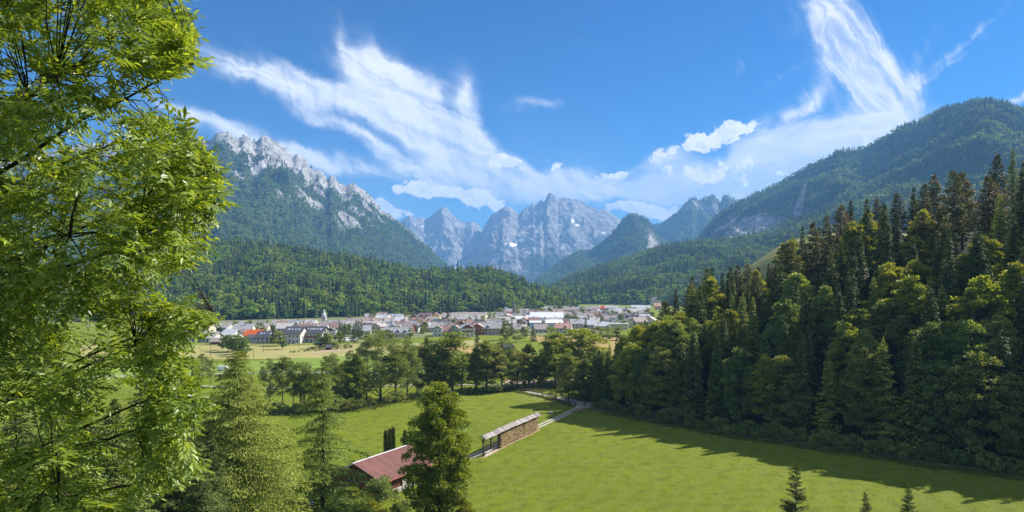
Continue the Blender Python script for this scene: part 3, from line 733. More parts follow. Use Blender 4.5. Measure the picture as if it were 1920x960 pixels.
def conifer(seed, h, r, wh=34, per=9, m=34, leaf=(.42, .17), base=.05, p=.8, up=.12, droop=.45, irr=.25, matn='spruce_needles',
            barkn='dark_bark', hang=.35, gaps=0.0, spread=.34, tr=.018, limbs=False, rnd=.6, lobe=0.0):
    rs = np.random.RandomState(seed)
    zf = base+(1-base)*(np.arange(wh)/wh)**.92
    Z0 = np.repeat(zf, per)*h+rs.uniform(-.5, .5, wh*per)*h/wh
    a = rs.rand(wh*per)*6.283
    f = np.clip(Z0/h, 0, .995)
    Lb = r*((1-f)**p)*(1-irr+2*irr*rs.rand(len(f)))*np.clip((f-base)*14+.55, .3, 1)+.12
    if lobe: Lb = Lb*(1+lobe*np.sin(a*2+seed)+lobe*.6*np.sin(f*17+a*3))
    keep = rs.rand(len(f)) > gaps
    Z0, a, Lb, f = Z0[keep], a[keep], Lb[keep], f[keep]
    nb = len(a)
    cnt = np.clip((m*(Lb/r)**.9+4).astype(int), 4, None)
    bi = np.repeat(np.arange(nb), cnt)
    t = rs.rand(len(bi))**.75
    rad = np.stack([np.cos(a), np.sin(a), np.zeros(nb)], -1)[bi]; lat = np.stack([-np.sin(a), np.cos(a), np.zeros(nb)], -1)[bi]
    LL = Lb[bi]
    side = rs.uniform(-1, 1, len(bi))
    wdt = spread*LL*np.sin(np.clip(t*.85+.12, 0, 1)*math.pi)**.7
    P = rad*(LL*t)[:, None]+lat*(side*wdt)[:, None]
    P[:, 2] = Z0[bi]+LL*(up*t*2-droop*t**2)-np.abs(side)*wdt*.35+rs.randn(len(bi))*.05*LL**.5
    A = rad*.7+lat*(side*.9)[:, None]+np.array([0, 0, -hang])+rs.randn(len(bi), 3)*.22
    A[:, 2] += (f[bi] > .93)*.9
    Nn = np.array([0, 0, 1.])+rs.randn(len(bi), 3)*rnd
    sc = (.55+.6*rs.rand(len(bi)))*(.65+.35*np.clip(LL/r*1.6, 0, 1))
    V, F = leaves(P, A, Nn, leaf[0]*sc, leaf[1]*sc, rs, .05)
    # leader
    k = 16; zt = h*(.93+.08*rs.rand(k)); V2, _ = leaves(np.c_[np.zeros((k, 2)), zt], np.c_[rs.randn(k, 2)*.35, np.ones(k)], rs.randn(k, 3), leaf[0]*.7, leaf[1]*.8, rs)
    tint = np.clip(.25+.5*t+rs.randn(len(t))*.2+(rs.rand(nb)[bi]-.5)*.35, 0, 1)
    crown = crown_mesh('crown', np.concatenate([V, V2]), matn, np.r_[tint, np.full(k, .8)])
    mb = MB(); n = 9; zz = np.linspace(-1.5, h*.99, n)
    wob = np.c_[np.cumsum(rs.randn(n)*.04), np.cumsum(rs.randn(n)*.04)]; wob -= wob[0]*0+wob[1]
    mb.tube(np.c_[wob, zz], np.clip(h*tr*(1-zz/h*.97), .015, None), 8)
    if limbs:
        for q in range(0, nb, 2 if limbs is True else limbs):
            tt = np.linspace(0, .8, 4)
            pp = np.c_[np.cos(a[q])*Lb[q]*tt, np.sin(a[q])*Lb[q]*tt, Z0[q]+Lb[q]*(up*tt*2-droop*tt**2)]
            mb.tube(pp, np.linspace(.045, .012, 4)*(.4+Lb[q]/r), 4)
    trunk = mb.mesh('trunk', MATS[barkn], True)
    return crown, trunk, h

def broadleaf(seed, h, rx, zb=.2, ncl=60, per=190, leaf=.34, matn='beech_leaf', barkn='bark', shape=1.0, lobes=4, flat=.75, cl=.17, trunks=1,
              limbs=38, aspect=.62, tr=.016, openness=.0, lean=0.0, topf=1.0):
    rs = np.random.RandomState(seed)
    hc = h*(1-zb)/2; zc = h*zb+hc
    # clump centres: several lobes, outer shell preferred
    la = rs.rand(lobes)*6.283; lz = rs.uniform(-.6, .7, lobes)
    u = unit(rs.randn(ncl, 3)); rr = (.45+.55*rs.rand(ncl)**.55)
    ang = np.arctan2(u[:, 1], u[:, 0])
    bul = 1+.0*ang
    for q in range(lobes):
        bul = bul+.26*np.exp(-((np.angle(np.exp(1j*(ang-la[q]))))**2/.5+(u[:, 2]-lz[q])**2/.18))
    bul = bul/np.percentile(bul, 80)
    C = u*rr[:, None]*np.clip(bul, .6, 1.15)[:, None]
    fz = C[:, 2]
    prof = np.where(fz > 0, 1-.35*shape*np.clip(fz, 0, 1)**1.3, 1+.45*np.clip(-fz, 0, 1))
    C = C*np.c_[prof*rx, prof*rx, np.full(ncl, hc)]+[0, 0, zc]
    C[:, 0] += lean*(C[:, 2]/h)**2*h
    cr = cl*(rx*.65+hc*.35)*(.6+.75*rs.rand(ncl))*topf
    n = ncl*per; ci = np.repeat(np.arange(ncl), per)
    d = unit(rs.randn(n, 3)); d[:, 2] = np.where(rs.rand(n) < .7, np.abs(d[:, 2]), d[:, 2])
    q = (.35+.65*rs.rand(n)**.45)*(1+.25*rs.randn(n)*.6)
    P = C[ci]+d*(cr[ci]*q)[:, None]*[1.15, 1.15, flat]
    out = unit(P-[0, 0, zc*.8])
    A = unit(d*.7+out*.5+rs.randn(n, 3)*.55+[0, 0, -.25])
    Nn = unit(d*.35+[0, 0, .6]+rs.randn(n, 3)*.7)
    L = leaf*(.6+.7*rs.rand(n))
    V, F = leaves(P, A, Nn, L, L*aspect, rs, .08)
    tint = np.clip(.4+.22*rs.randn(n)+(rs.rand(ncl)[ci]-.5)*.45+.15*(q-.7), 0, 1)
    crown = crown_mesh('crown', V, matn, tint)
    mb = MB()
    for k in range(trunks):
        off = (rs.randn(2)*.45 if trunks > 1 else np.zeros(2)); dr = (rs.randn(2)*.07 if trunks > 1 else rs.randn(2)*.012)
        n_ = 8; zz = np.linspace(-1.5, h*(.82 if trunks == 1 else rs.uniform(.6, .8)), n_)
        xy = off+dr*np.clip(zz, 0, None)[:, None]+np.cumsum(rs.randn(n_, 2)*.07, axis=0)
        xy[:, 0] += lean*(np.clip(zz, 0, None)/h)**2*h
        mb.tube(np.c_[xy, zz], np.clip(h*tr*(1-.9*np.clip(zz, 0, None)/zz[-1])/(1 if trunks == 1 else 1.6), .03, None), 8)
        if k == 0: TX, TZ = xy, zz
    for q in rs.permutation(ncl)[:limbs]:
        z0 = np.clip(C[q, 2]-np.hypot(C[q, 0], C[q, 1])*rs.uniform(.5, 1.0), h*zb*.7, h*.85)
        b = np.array([np.interp(z0, TZ, TX[:, 0]), np.interp(z0, TZ, TX[:, 1]), z0])
        mid = (b+C[q])/2+[0, 0, -.04*h*rs.rand()]
        mb.tube([b, mid, C[q]], [h*tr*.33, h*tr*.2, .02], 5)
    trunk = mb.mesh('trunk', MATS[barkn], True)
    return crown, trunk, h

PR = {}
def proto(kind, lst): PR[kind] = lst
proto('spruce', [conifer(s, 26, rr_, wh=38, per=10, m=34, leaf=(.70, .32), irr=.2+.06*i, p=.82+.05*i, lobe=.06) for i, (s, rr_) in enumerate(((1, 4.0), (2, 3.5), (3, 4.4)))])
proto('pine', [conifer(s, 25, rr_, wh=26, per=9, m=52, leaf=(.66, .36), base=.14+.05*i, p=.58, irr=.34, up=.3, droop=.35, hang=.05, matn='pine_needles', barkn='red_bark', gaps=.08, spread=.44, limbs=4, lobe=.16)
                for i, (s, rr_) in enumerate(((11, 4.4), (12, 4.9), (13, 4.0)))])
proto('larch', [conifer(s, 25, rr_, wh=32, per=9, m=54, leaf=(.50, .26), base=.1, p=.75, irr=.3, droop=.3, hang=.5, matn='larch_needles', barkn='bark', gaps=.1, spread=.36, limbs=3)
                 for i, (s, rr_) in enumerate(((21, 3.6), (22, 4.2)))])
proto('beech', [broadleaf(31+i, 25, rx, zb=zb, ncl=n*2, per=110, leaf=.50, shape=sh, lobes=lo+2, cl=.125, flat=.6) for i, (rx, zb, n, sh, lo) in enumerate(
    ((6.0, .03, 84, 1.7, 5), (5.0, .02, 80, 2.0, 4), (6.6, .04, 90, 1.4, 6), (5.4, .02, 84, 1.8, 7)))])
proto('maple', [broadleaf(41+i, 24, rx, zb=.05, ncl=n*2, per=100, leaf=.56, shape=1.8, lobes=7, cl=.125, flat=.6, matn='linden_leaf') for i, (rx, n) in enumerate(((6.0, 74), (5.4, 70)))])
proto('round_tree', [broadleaf(51+i, 21, rx, zb=.03, ncl=130, per=110, leaf=.48, shape=.7, lobes=6, cl=.135, matn=mm) for i, (rx, mm) in enumerate(((6.6, 'beech_leaf'), (5.6, 'linden_leaf')))])
proto('willow', [broadleaf(61+i, 24, rx, zb=.07, ncl=92, per=120, leaf=.50, shape=.5, lobes=6, cl=.15, matn='willow_leaf', aspect=.4, limbs=50) for i, (rx, mm) in enumerate(((6.6, 0), (5.2, 0)))])
proto('slim_tree', [broadleaf(71+i, 19, rx, zb=.16, ncl=34, per=95, leaf=.46, shape=.3, lobes=3, cl=.26, matn='birch_leaf', limbs=24, tr=.011) for i, rx in enumerate((2.0, 2.5, 1.7))])
proto('bush', [broadleaf(81+i, 4.2, rx, zb=.0, ncl=22, per=90, leaf=.36, shape=.4, lobes=4, cl=.26, matn=mm, limbs=8, tr=.02, trunks=3) for i, (rx, mm) in enumerate(((2.4, 'willow_leaf'), (2.8, 'beech_leaf'), (1.9, 'birch_leaf')))])
proto('village_tree', [broadleaf(91+i, 11, rx, zb=.12, ncl=24, per=60, leaf=.85, shape=.5, lobes=3, cl=.25, matn=mm, limbs=6) for i, (rx, mm) in enumerate(((4.4, 'beech_leaf'), (3.6, 'birch_leaf'), (2.6, 'willow_leaf')))])
proto('village_spruce', [conifer(s, 15, 2.7, wh=18, per=7, m=12, leaf=(.95, .45), irr=.25) for s in (97, 98)])
USED = set()
def tree(kind, var, loc, h, w=1.0, rz=None, name=None, label=None, cat='tree', group=None, rnd=random):
    cr, tk, ph = PR[kind][var % len(PR[kind])]
    nm = name or {'spruce': 'spruce_tree', 'pine': 'pine_tree', 'larch': 'larch_tree', 'beech': 'beech_tree', 'maple': 'maple_tree', 'willow': 'willow_tree', 'bush': 'shrub',
                  'village_spruce': 'spruce_tree', 'village_tree': 'leafy_tree'}.get(kind, kind)
    e = empty(nm, loc, rnd.uniform(0, 6.28) if rz is None else rz)
    s = h/ph; sw = s*w
    e.scale = (sw, sw, s)
    if kind != 'bush': add('trunk', tk, e)
    else: add('stems', tk, e)
    add('crown' if kind != 'bush' else 'foliage', cr, e)
    tag(e, label, cat, group)
    return e

# ---------------------------------------------------------------- the wood on the right slope
frs = np.random.RandomState(5); fr = random.Random(5)
spots = []
sp = 8.2
rows = [0.2, 8.0, 16, 24, 32.5, 41.5, 51, 61, 72, 84, 97, 111]
for ri, s0 in enumerate(rows):
    t0 = -14 if ri < 3 else (-10 if ri < 8 else -14)
    step = [6.6, 7.4, 8.0, 8.2, 8.4, 8.6, 8.8, 9.2, 9.6, 10.0, 10.6, 11.2][ri]
    t = t0+(step/2 if ri % 2 else 0)
    while t < 222:
        tt = t+fr.uniform(-.28, .28)*step; ss = s0+fr.uniform(-.22, .25)*step*(1 if ri else .35)
        x, y = EP0+EN*ss+ET*tt
        px = 960+x/y*FX
        ok = y > 40 and px < (2080 if ri < 6 else 1990)
        if ok: spots.append((ri, ss, tt, x, y, px))
        t += step
def kind_for(ri, ss, tt, px):
    u = fr.random(); n = perlin(np.array([ss/24.]), np.array([tt/24.]), 21)[0]
    if ri == 0: return 'beech' if u < .42 else ('maple' if u < .62 else 'spruce' if u < .88 else 'larch')
    if ri < 5: return ('beech' if u < .36 else 'maple' if u < .66 else 'spruce' if u < .84 else 'larch') if n > .02 else ('spruce' if u < .5 else 'beech' if u < .82 else 'larch')
    return ('spruce' if u < .40 else 'pine' if u < .80 else 'larch' if u < .90 else 'maple') if n < .2 else ('maple' if u < .25 else 'beech' if u < .4 else 'pine' if u < .7 else 'spruce')
SKY = np.array([(1120, 655), (1150, 640), (1180, 612), (1215, 590), (1240, 570), (1262, 545), (1300, 515), (1330, 500), (1370, 498), (1395, 496), (1420, 505), (1455, 490), (1470, 450), (1492, 428), (1540, 410), (1575, 385),
                (1600, 372), (1650, 372), (1690, 360), (1730, 345), (1770, 312), (1800, 325), (1835, 298), (1880, 285), (1920, 272), (2000, 250)], float)
forest_trees = []
for (ri, ss, tt, x, y, px) in spots:
    k = kind_for(ri, ss, tt, px)
    hh = {'beech': 28, 'maple': 26.5, 'spruce': 29, 'pine': 26, 'larch': 27}[k]*fr.uniform(.86, 1.14)
    if ri == 0: hh *= .95
    if tt < 12: hh *= .92
    zg = gz(x, y)
    ysky = np.interp(px, SKY[:, 0], SKY[:, 1])
    hmax = Z(ysky-fr.uniform(-14, 5), y)-zg
    if hmax < 9: continue
    hh = min(hh, hmax) if ri < 11 else min(max(hh, hmax*.9), hmax)
    forest_trees.append([k, ri, ss, tt, x, y, zg, hh, px])
# along the skyline grow a few of the rear trees to meet the outline of the wood
tops = {}
for f_ in forest_trees:
    b = int(f_[8]//26)
    ys = HZ-(f_[6]+f_[7]-H)/f_[5]*FX
    if b not in tops or ys < tops[b][0]: tops[b] = (ys, f_)
for b, (ys, f_) in tops.items():
    want = np.interp(f_[8], SKY[:, 0], SKY[:, 1])
    nh = Z(want, f_[5])-f_[6]
    if nh < 38: f_[7] = max(f_[7], nh)
print('forest', len(forest_trees))
_o = ['first', 'second', 'third', 'fourth', 'fifth', 'sixth', 'seventh', 'eighth', 'ninth', 'tenth', 'eleventh', 'twelfth', 'thirteenth', 'fourteenth', 'fifteenth', 'sixteenth', 'seventeenth', 'eighteenth', 'nineteenth']
ORD = _o+['twentieth']+['twenty-'+q for q in _o[:9]]+['thirtieth']+['thirty-'+q for q in _o[:9]]+['fortieth']+['forty-'+q for q in _o[:9]]
DESC = {'beech': 'dark green beech', 'maple': 'yellow green broadleaf tree', 'spruce': 'dark spruce', 'pine': 'brownish green pine', 'larch': 'pale feathery larch'}
ROWN = ['front row of the wood', 'second row of the wood', 'third row of the wood', 'fourth row of the wood', 'fifth row of the wood', 'sixth row of the wood',
        'seventh row of the wood', 'eighth row of the wood', 'ninth row of the wood', 'tenth row of the wood', 'row below its skyline', 'skyline row of the wood']
cnt = {}
for f_ in sorted(forest_trees, key=lambda q: (q[1], q[3])):
    k, ri, ss, tt, x, y, zg, hh, px = f_
    c = cnt[(k, ri)] = cnt.get((k, ri), -1)+1
    tree(k, fr.randint(0, 5), (x, y, zg-.1), hh, fr.uniform(.85, 1.15)*(1 if hh > 18 else 1.1), label=f'{DESC[k]}, {ORD[c]} such from the left in the {ROWN[ri]}', group='trees of the wood on the right slope', rnd=fr)
# ---------------------------------------------------------------- building materials
RC = {'slate': (.095, .092, .105), 'dark': (.13, .125, .13), 'grey': (.33, .325, .33), 'pale': (.44, .41, .385), 'taupe': (.34, .29, .26), 'red': (.27, .175, .145), 'orange': (.62, .12, .025),
      'salmon': (.50, .30, .23), 'white': (.54, .55, .57), 'plum': (.20, .125, .15), 'blue': (.40, .44, .50), 'rust': (.24, .14, .105), 'scarlet': (.50, .075, .055), 'silver': (.60, .61, .62)}
for k_, c_ in RC.items(): mat('roof_'+k_, c_, .75, .25, .14, .8, stretch=(1, 1, 1))
WC = {'white': (.52, .50, .47), 'cream': (.70, .63, .47), 'yellow': (.72, .52, .22), 'green': (.14, .42, .28), 'wood': (.20, .10, .055), 'darkwood': (.075, .045, .03), 'stone': (.40, .35, .29), 'grey': (.5, .5, .5), 'sky': (.55, .63, .70), 'tan': (.58, .42, .26), 'redbrown': (.19, .085, .055)}
for k_, c_ in WC.items(): mat('wall_'+k_, c_, .9, .15, .08, .7)
mat('window_glass', (.035, .045, .055), .15, .6, .2, 2)
mat('skylight_glass', (.55, .62, .70), .2, .6, .1, 2)
mat('chimney_plaster', (.30, .25, .22), .9)
mat('metal_grey', (.42, .43, .44), .5, .5, .1)
mat('timber', (.17, .135, .105), .9, .1, .35, 6, .3, .01)
mat('dark_timber', (.065, .048, .036), .9, .1, .35, 6, .3, .01)
mat('grey_board', (.40, .375, .36), .9, .1, .30, 1.7, .3, .02)

VD = {}
def house(cx, yt, w, h, roof, wall, orient='e', rz=0.0, depth=14.0, label=None, pitch=31, name='house', cat='house', win=2, dormer=None, sky=0, chim=1, gcol=None, hipped=False, balc=False,
          group='houses of the village', flat=False, arches=0, D=None):
    D = D or (H-h)*FX/(yt-HZ)
    W = w/FX*D
    x = X(cx, D); zg = gz(x, D)
    e = empty(name, (x, D+depth*.3, zg), R(rz)); tag(e, label, cat, group)
    if not flat and orient == 'e' and depth < 13 and h > 7: depth = 13.5
    L, T = (W, depth) if orient == 'e' else (depth, W)       # L along the ridge (local x), T across
    yaw = 0 if orient == 'e' else R(90)
    ca, sa = math.cos(yaw), math.sin(yaw)
    def rot(mb):
        for i, v in enumerate(mb.V): v[:, :2] = np.c_[v[:, 0]*ca-v[:, 1]*sa, v[:, 0]*sa+v[:, 1]*ca]
        return mb
    tp = math.tan(R(pitch))
    rise = min(T/2*tp, h*.62) if not flat else .5
    eh = h-rise
    mb = MB()
    if flat: mb.box((0, 0, eh/2-.5), (L, T, eh+1))
    else: mb.prism([(-T/2, -1), (T/2, -1), (T/2, eh), (0, h-.15), (-T/2, eh)], -L/2, L/2, 0)
    wall_o = rot(mb).build('wall', MATS['wall_'+wall], e)
    ov = .9 if T > 8 else .6
    mb = MB(); th = .3
    if flat: mb.box((0, 0, eh+.28), (L+1.2, T+1.2, .5))
    else:
        k = rise/(T/2)
        inset = T*.42 if hipped else 0
        for s in (-1, 1):
            a = (s*(T/2+ov), eh-ov*k); b = (0, h)
            x0, x1 = -L/2-ov, L/2+ov
            P = [(x0, a[0], a[1]), (x1, a[0], a[1]), (x1-inset, 0, h), (x0+inset, 0, h)]
            P = P+[(q[0], q[1], q[2]+th) for q in P]
            F = [(0, 1, 2, 3), (7, 6, 5, 4), (0, 4, 5, 1), (1, 5, 6, 2), (2, 6, 7, 3), (3, 7, 4, 0)]
            if s > 0: F = [f[::-1] for f in F]
            mb.put(P, np.array(F))
        if hipped:
            for s in (-1, 1):
                x0 = s*(L/2+ov)
                mb.put([(x0, -T/2-ov, eh-ov*k), (x0, T/2+ov, eh-ov*k), (s*(L/2+ov-inset), 0, h+th), (x0, -T/2-ov, eh-ov*k+th), (x0, T/2+ov, eh-ov*k+th)], [np.array([(0, 1, 2) if s > 0 else (1, 0, 2)]), np.array([(3, 4, 1, 0) if s < 0 else (0, 1, 4, 3)]), np.array([(3, 4, 2) if s > 0 else (4, 3, 2)])])
    roof_o = rot(mb).build('roof', MATS['roof_'+roof], e)
    def skin(c, d, m, nm, par=e, tilt=None):
        q = MB(); q.box(c, d); return rot(q).build(nm, MATS[m], par)
    hr = random.Random(int(cx*7+yt))
    if chim and not flat:
        for i in range(chim):
            skin((hr.uniform(-.35, .35)*L, hr.choice((-1, 1))*T*.12, h+.35), (.9, .8, 1.9), 'chimney_plaster', 'chimney', roof_o)
    if sky:      # skylights on the slope towards the viewer
        k = rise/(T/2)
        for i in range(sky):
            xx = (-.5+(i+.7)/(sky+.4))*L*.86; yy = -T/2*.42; sw = .9 if i % 3 else 1.7
            q = MB(); z = h-abs(yy)*k+th+.06
            q.put([(xx-sw/2, yy-.7, z-.7*k), (xx+sw/2, yy-.7, z-.7*k), (xx+sw/2, yy+.7, z+.7*k), (xx-sw/2, yy+.7, z+.7*k), (xx-sw/2, yy-.7, z-.7*k-.12), (xx+sw/2, yy-.7, z-.7*k-.12), (xx+sw/2, yy+.7, z+.7*k-.12), (xx-sw/2, yy+.7, z+.7*k-.12)],
                  np.array([(0, 1, 2, 3), (4, 5, 1, 0), (5, 6, 2, 1), (6, 7, 3, 2), (7, 4, 0, 3)]))
            rot(q).build('skylight', MATS['skylight_glass'], roof_o)
    if dormer:
        for xx in dormer:
            k = rise/(T/2); dw = min(3.4, L*.3); dh = min(rise*.78, dw*.62)
            zb = eh+rise*.12; y0 = -T/2*.86; y1 = -T/2*.1
            q = MB(); q.prism([(xx*L-dw/2, zb), (xx*L+dw/2, zb), (xx*L, zb+dh)], y0, y1, 1)
            dm = rot(q).build('dormer', MATS['wall_'+(gcol or 'darkwood')], roof_o)
            q = MB()
            for s in (-1, 1):
                P = [(xx*L+s*(dw/2+.5), y0-.5, zb-.3), (xx*L, y0-.5, zb+dh+.12), (xx*L, y1+.3, zb+dh+.12), (xx*L+s*(dw/2+.5), y1+.3, zb-.3)]
                P = P+[(p[0], p[1], p[2]+.2) for p in P]
                q.put(P, np.array([(0, 1, 2, 3), (7, 6, 5, 4), (0, 4, 5, 1), (1, 5, 6, 2), (2, 6, 7, 3), (3, 7, 4, 0)]))
            rot(q).build('dormer_roof', MATS['roof_'+roof], roof_o)
    if orient == 'g' and gcol:      # boarded gable triangle
        q = MB(); q.prism([(-T/2*.96, eh+.05), (T/2*.96, eh+.05), (0, h-.2)], -L/2-.06, -L/2-.004, 0)
        rot(q).build('gable', MATS['wall_'+gcol], e)
    if balc:
        q = MB(); xw = -L/2-.7 if orient == 'g' else 0
        if orient == 'g': q.box((-L/2-.65, 0, eh*.62), (1.2, T*.8, .15)); q.box((-L/2-1.2, 0, eh*.62+.5), (.1, T*.8, .9))
        else: q.box((0, -T/2-.65, eh*.55), (L*.7, 1.2, .15)); q.box((0, -T/2-1.2, eh*.55+.5), (L*.7, .1, .9))
        rot(q).build('balcony', MATS['wall_wood'], e)
    if win:
        if orient == 'e': fw, off, ax = L, -T/2-.03, 'x'
        else: fw, off, ax = T, -L/2-.03, 'y'
        n = max(2, min(7, int(fw/3.2)))
        fl = 1 if eh < 4.2 else 2
        for f in range(fl):
            for i in range(n):
                u = (-.5+(i+.5)/n)*fw*.9
                if f == 0 and i == n//2:
                    if ax == 'x': skin((u, off, 1.05), (1.0, .1, 2.1), 'wall_darkwood', 'door')
                    else: skin((off, -u, 1.05), (.1, 1.0, 2.1), 'wall_darkwood', 'door')
                    continue
                z = eh*(.36 if fl == 1 else (.26, .70)[f])
                if orient == 'g' and abs(u) > fw*.42: continue
                if ax == 'x': skin((u, off, z), (1.25, .09, 1.25), 'window_glass', 'window')
                else: skin((off, -u, z), (.09, 1.25, 1.25), 'window_glass', 'window')
        # one pair on the sunny side wall
        if orient == 'e':
            for u in (-.22, .22): skin((L/2+.03, u*T, eh*.6), (.09, 1.1, 1.2), 'window_glass', 'window')
    return e

H_ = house
# front row along the meadow
H_(570, 613, 0, 12, 'slate', 'white', label='placeholder') if False else None
H_(551.5, 613.5, 34, 12.2, 'slate', 'white', rz=-8, depth=15, sky=4, label='left half of the large white twin house with dark slate roof and skylights', dormer=None, chim=1)
H_(588, 613.0, 43, 12.0, 'slate', 'white', rz=-8, depth=15, sky=7, balc=True, label='right half of the large white twin house, dark slate roof and wide balcony')
H_(502, 622, 39, 8.6, 'slate', 'white', rz=-10, depth=12, sky=5, label='white house with dark slate roof just left of the large twin house')
H_(476, 619, 27, 9.0, 'orange', 'cream', rz=-6, depth=10, chim=2, label='house with bright orange tiled roof')
H_(472, 630, 17, 5.6, 'dark', 'grey', rz=-6, depth=8, label='low garage with dark roof in front of the orange roofed house', name='garage', cat='garage', win=0, chim=0, D=528)
H_(455, 608, 34, 10, 'grey', 'cream', rz=6, depth=14, label='wide grey roofed house behind and left of the orange roof', sky=0)
H_(432, 618, 28, 8.5, 'silver', 'white', rz=-22, depth=11, label='white house with pale silver roof beside the ash branches')
H_(456, 620, 11, 7.0, 'rust', 'redbrown', 'g', 0, 9, label='small red brown gabled house left of the orange roof', gcol='redbrown')
H_(396, 623, 26, 7.5, 'pale', 'white', 'e', -14, 10, label='pale roofed house seen beside the ash leaves', chim=1)
H_(370, 621, 24, 8.0, 'pale', 'white', 'e', 10, 10, label='pale roofed house half hidden by the ash leaves')
H_(340, 620, 26, 8.0, 'grey', 'cream', 'e', 4, 10, label='grey roofed house behind the ash leaves, leftmost of the village')
H_(405, 634, 19, 4.6, 'taupe', 'redbrown', 'e', 0, 8, label='low red brown field shed under the pale roofed houses', name='shed', cat='shed', win=0, chim=0, D=508)
H_(620, 615, 17, 9, 'dark', 'white', 'g', 6, 10, label='white house with dark gable right of the large twin house', gcol='darkwood')
# second belt on the left
H_(490, 607, 22, 9, 'taupe', 'cream', rz=8, label='brownish roofed house above the slate roofed house, leftmost of its row')
H_(532, 606.5, 27, 9, 'pale', 'white', rz=10, label='pale roofed house behind the left half of the twin house')
H_(524, 601.5, 28, 8.5, 'grey', 'cream', rz=4, label='long grey roof at the forest foot, left one of a pair')
H_(553, 601, 26, 9, 'grey', 'cream', rz=-6, dormer=(.2,), label='long grey roof at the forest foot, right one of a pair')
H_(581, 600, 21, 9.5, 'pale', 'white', rz=-4, label='house with whitish hipped roof left of the white church tower', hipped=True)
H_(574, 607.5, 26, 8.5, 'red', 'cream', rz=4, label='reddish brown roof behind the right half of the twin house')
H_(601, 606.5, 24, 9, 'taupe', 'white', rz=-5, dormer=(-.2,), label='brownish roof below the white church tower')
H_(625, 605.5, 24, 9, 'red', 'cream', rz=5, label='red brown roof right of the white church tower')
H_(628, 601.5, 26, 9, 'grey', 'white', rz=-4, label='grey roof behind the red brown roof right of the white tower')
H_(650, 600.5, 24, 8.5, 'taupe', 'white', rz=6, label='taupe roof above the group of tall spruces')
H_(661, 597.5, 26, 9, 'taupe', 'cream', rz=-6, label='taupe roof at the forest foot above the spruces')
H_(655, 608.0, 26, 9, 'grey', 'white', rz=0, dormer=(0,), label='grey roof hidden behind the group of tall spruces')
H_(694, 596.5, 40, 9, 'taupe', 'white', rz=-4, label='long taupe roof left of the white roofed inn')
H_(699, 603, 36, 9.5, 'pale', 'white', rz=5, dormer=(.15,), label='large pale grey roof in the middle of the village')
H_(680, 611, 26, 8, 'grey', 'white', rz=8, label='grey roof right of the tall spruces')
H_(717, 591.5, 27, 9, 'white', 'cream', rz=-2, label='inn with white hipped roof near the forest foot', hipped=True)
H_(716, 585.5, 18, 8.5, 'rust', 'tan', 'e', 6, 9, label='red brown roof peeking over the white roofed inn')
H_(742, 589, 26, 9.5, 'blue', 'white', rz=-12, label='light blue grey roof right of the white roofed inn', dormer=(-.2, .2))
H_(752, 596, 22, 9, 'silver', 'darkwood', rz=-6, label='silver roofed house with dark wooden front')
H_(731, 600.5, 22, 8.5, 'pale', 'cream', rz=4, label='beige roofed cream house in the middle of the village')
H_(735, 607.5, 20, 8.5, 'blue', 'white', 'g', 12, 11, label='blue grey gabled house beside the brown gabled one')
H_(760, 607, 28, 8.5, 'taupe', 'wood', rz=-16, dormer=(-.3,), gcol='wood', label='brown timber house with taupe roof in mid village')
H_(745, 614.5, 50, 8, 'grey', 'cream', rz=-2, depth=12, dormer=(-.25, .05, .32), label='long grey roof above the poplar tops')
H_(775, 590, 18, 9.5, 'plum', 'cream', 'g', 8, 12, label='plum brown gabled house left of the yellow house', gcol='wood')
H_(778, 600, 20, 8, 'plum', 'cream', rz=8, label='low plum brown roof under the plum gable')
H_(797, 587, 24, 10, 'plum', 'yellow', rz=-5, dormer=(-.2, .2), label='yellow house with dark plum roof, left half')
H_(816, 586.5, 17, 10, 'plum', 'yellow', 'g', -5, 12, label='yellow gabled house with dark plum roof, right half', gcol='yellow')
H_(811, 594.5, 22, 8.5, 'pale', 'white', rz=-22, label='pale roofed house below the yellow house')
H_(806, 604, 24, 8, 'taupe', 'cream', rz=6, label='taupe roof behind the green gabled terrace')
# long hall and the houses before it
for i, (cx_, w_, yt_) in enumerate(((843, 26, 587.2), (862, 27, 586.4), (882, 26, 585.8), (900, 24, 586.4))):
    H_(cx_, yt_, w_, 10.5, 'taupe', 'cream', rz=-7, depth=22, pitch=24, win=2 if i < 2 else 0, chim=0,
       label=f'{ORD[i]} wing from the left of the long taupe roofed terrace hall', group='wings of the long taupe roofed hall', cat='hall', name='hall')
H_(822, 611, 17, 9, 'red', 'white', 'g', -4, 14, label='white house with left one of the two green gables', gcol='green')
H_(840, 611.5, 24, 8.6, 'red', 'cream', rz=-4, depth=11, label='red tiled roof between the two green gables', dormer=None)
H_(854, 610.5, 17, 9, 'red', 'white', 'g', -4, 14, label='white house with right one of the two green gables', gcol='green')
H_(862, 603, 16, 9.5, 'rust', 'white', 'g', 20, 10, label='small white and red brown house above the chalet', gcol='redbrown')
H_(875, 607.5, 27, 11, 'silver', 'cream', 'g', 8, 15, label='chalet with brown balcony and silver roof above the meadow', balc=True, gcol='wood')
H_(897, 607, 17, 10, 'taupe', 'redbrown', 'g', -6, 12, label='red brown gabled house right of the chalet', gcol='redbrown')
H_(921, 605.5, 38, 10.5, 'grey', 'stone', rz=-6, depth=15, dormer=(-.12,), label='wide grey roofed stone house with dark triangular dormer')
H_(973, 608.5, 27, 7.6, 'taupe', 'white', rz=-3, depth=12, hipped=True, label='white bungalow with taupe hipped roof, left of a pair')
H_(1014, 608.5, 24, 7.6, 'taupe', 'white', rz=-3, depth=12, label='white bungalow with taupe roof, right of a pair')
H_(1058, 607, 29, 8.5, 'salmon', 'white', rz=-16, depth=13, dormer=(.18,), gcol='redbrown', label='white house with salmon tiled roof and small gable')
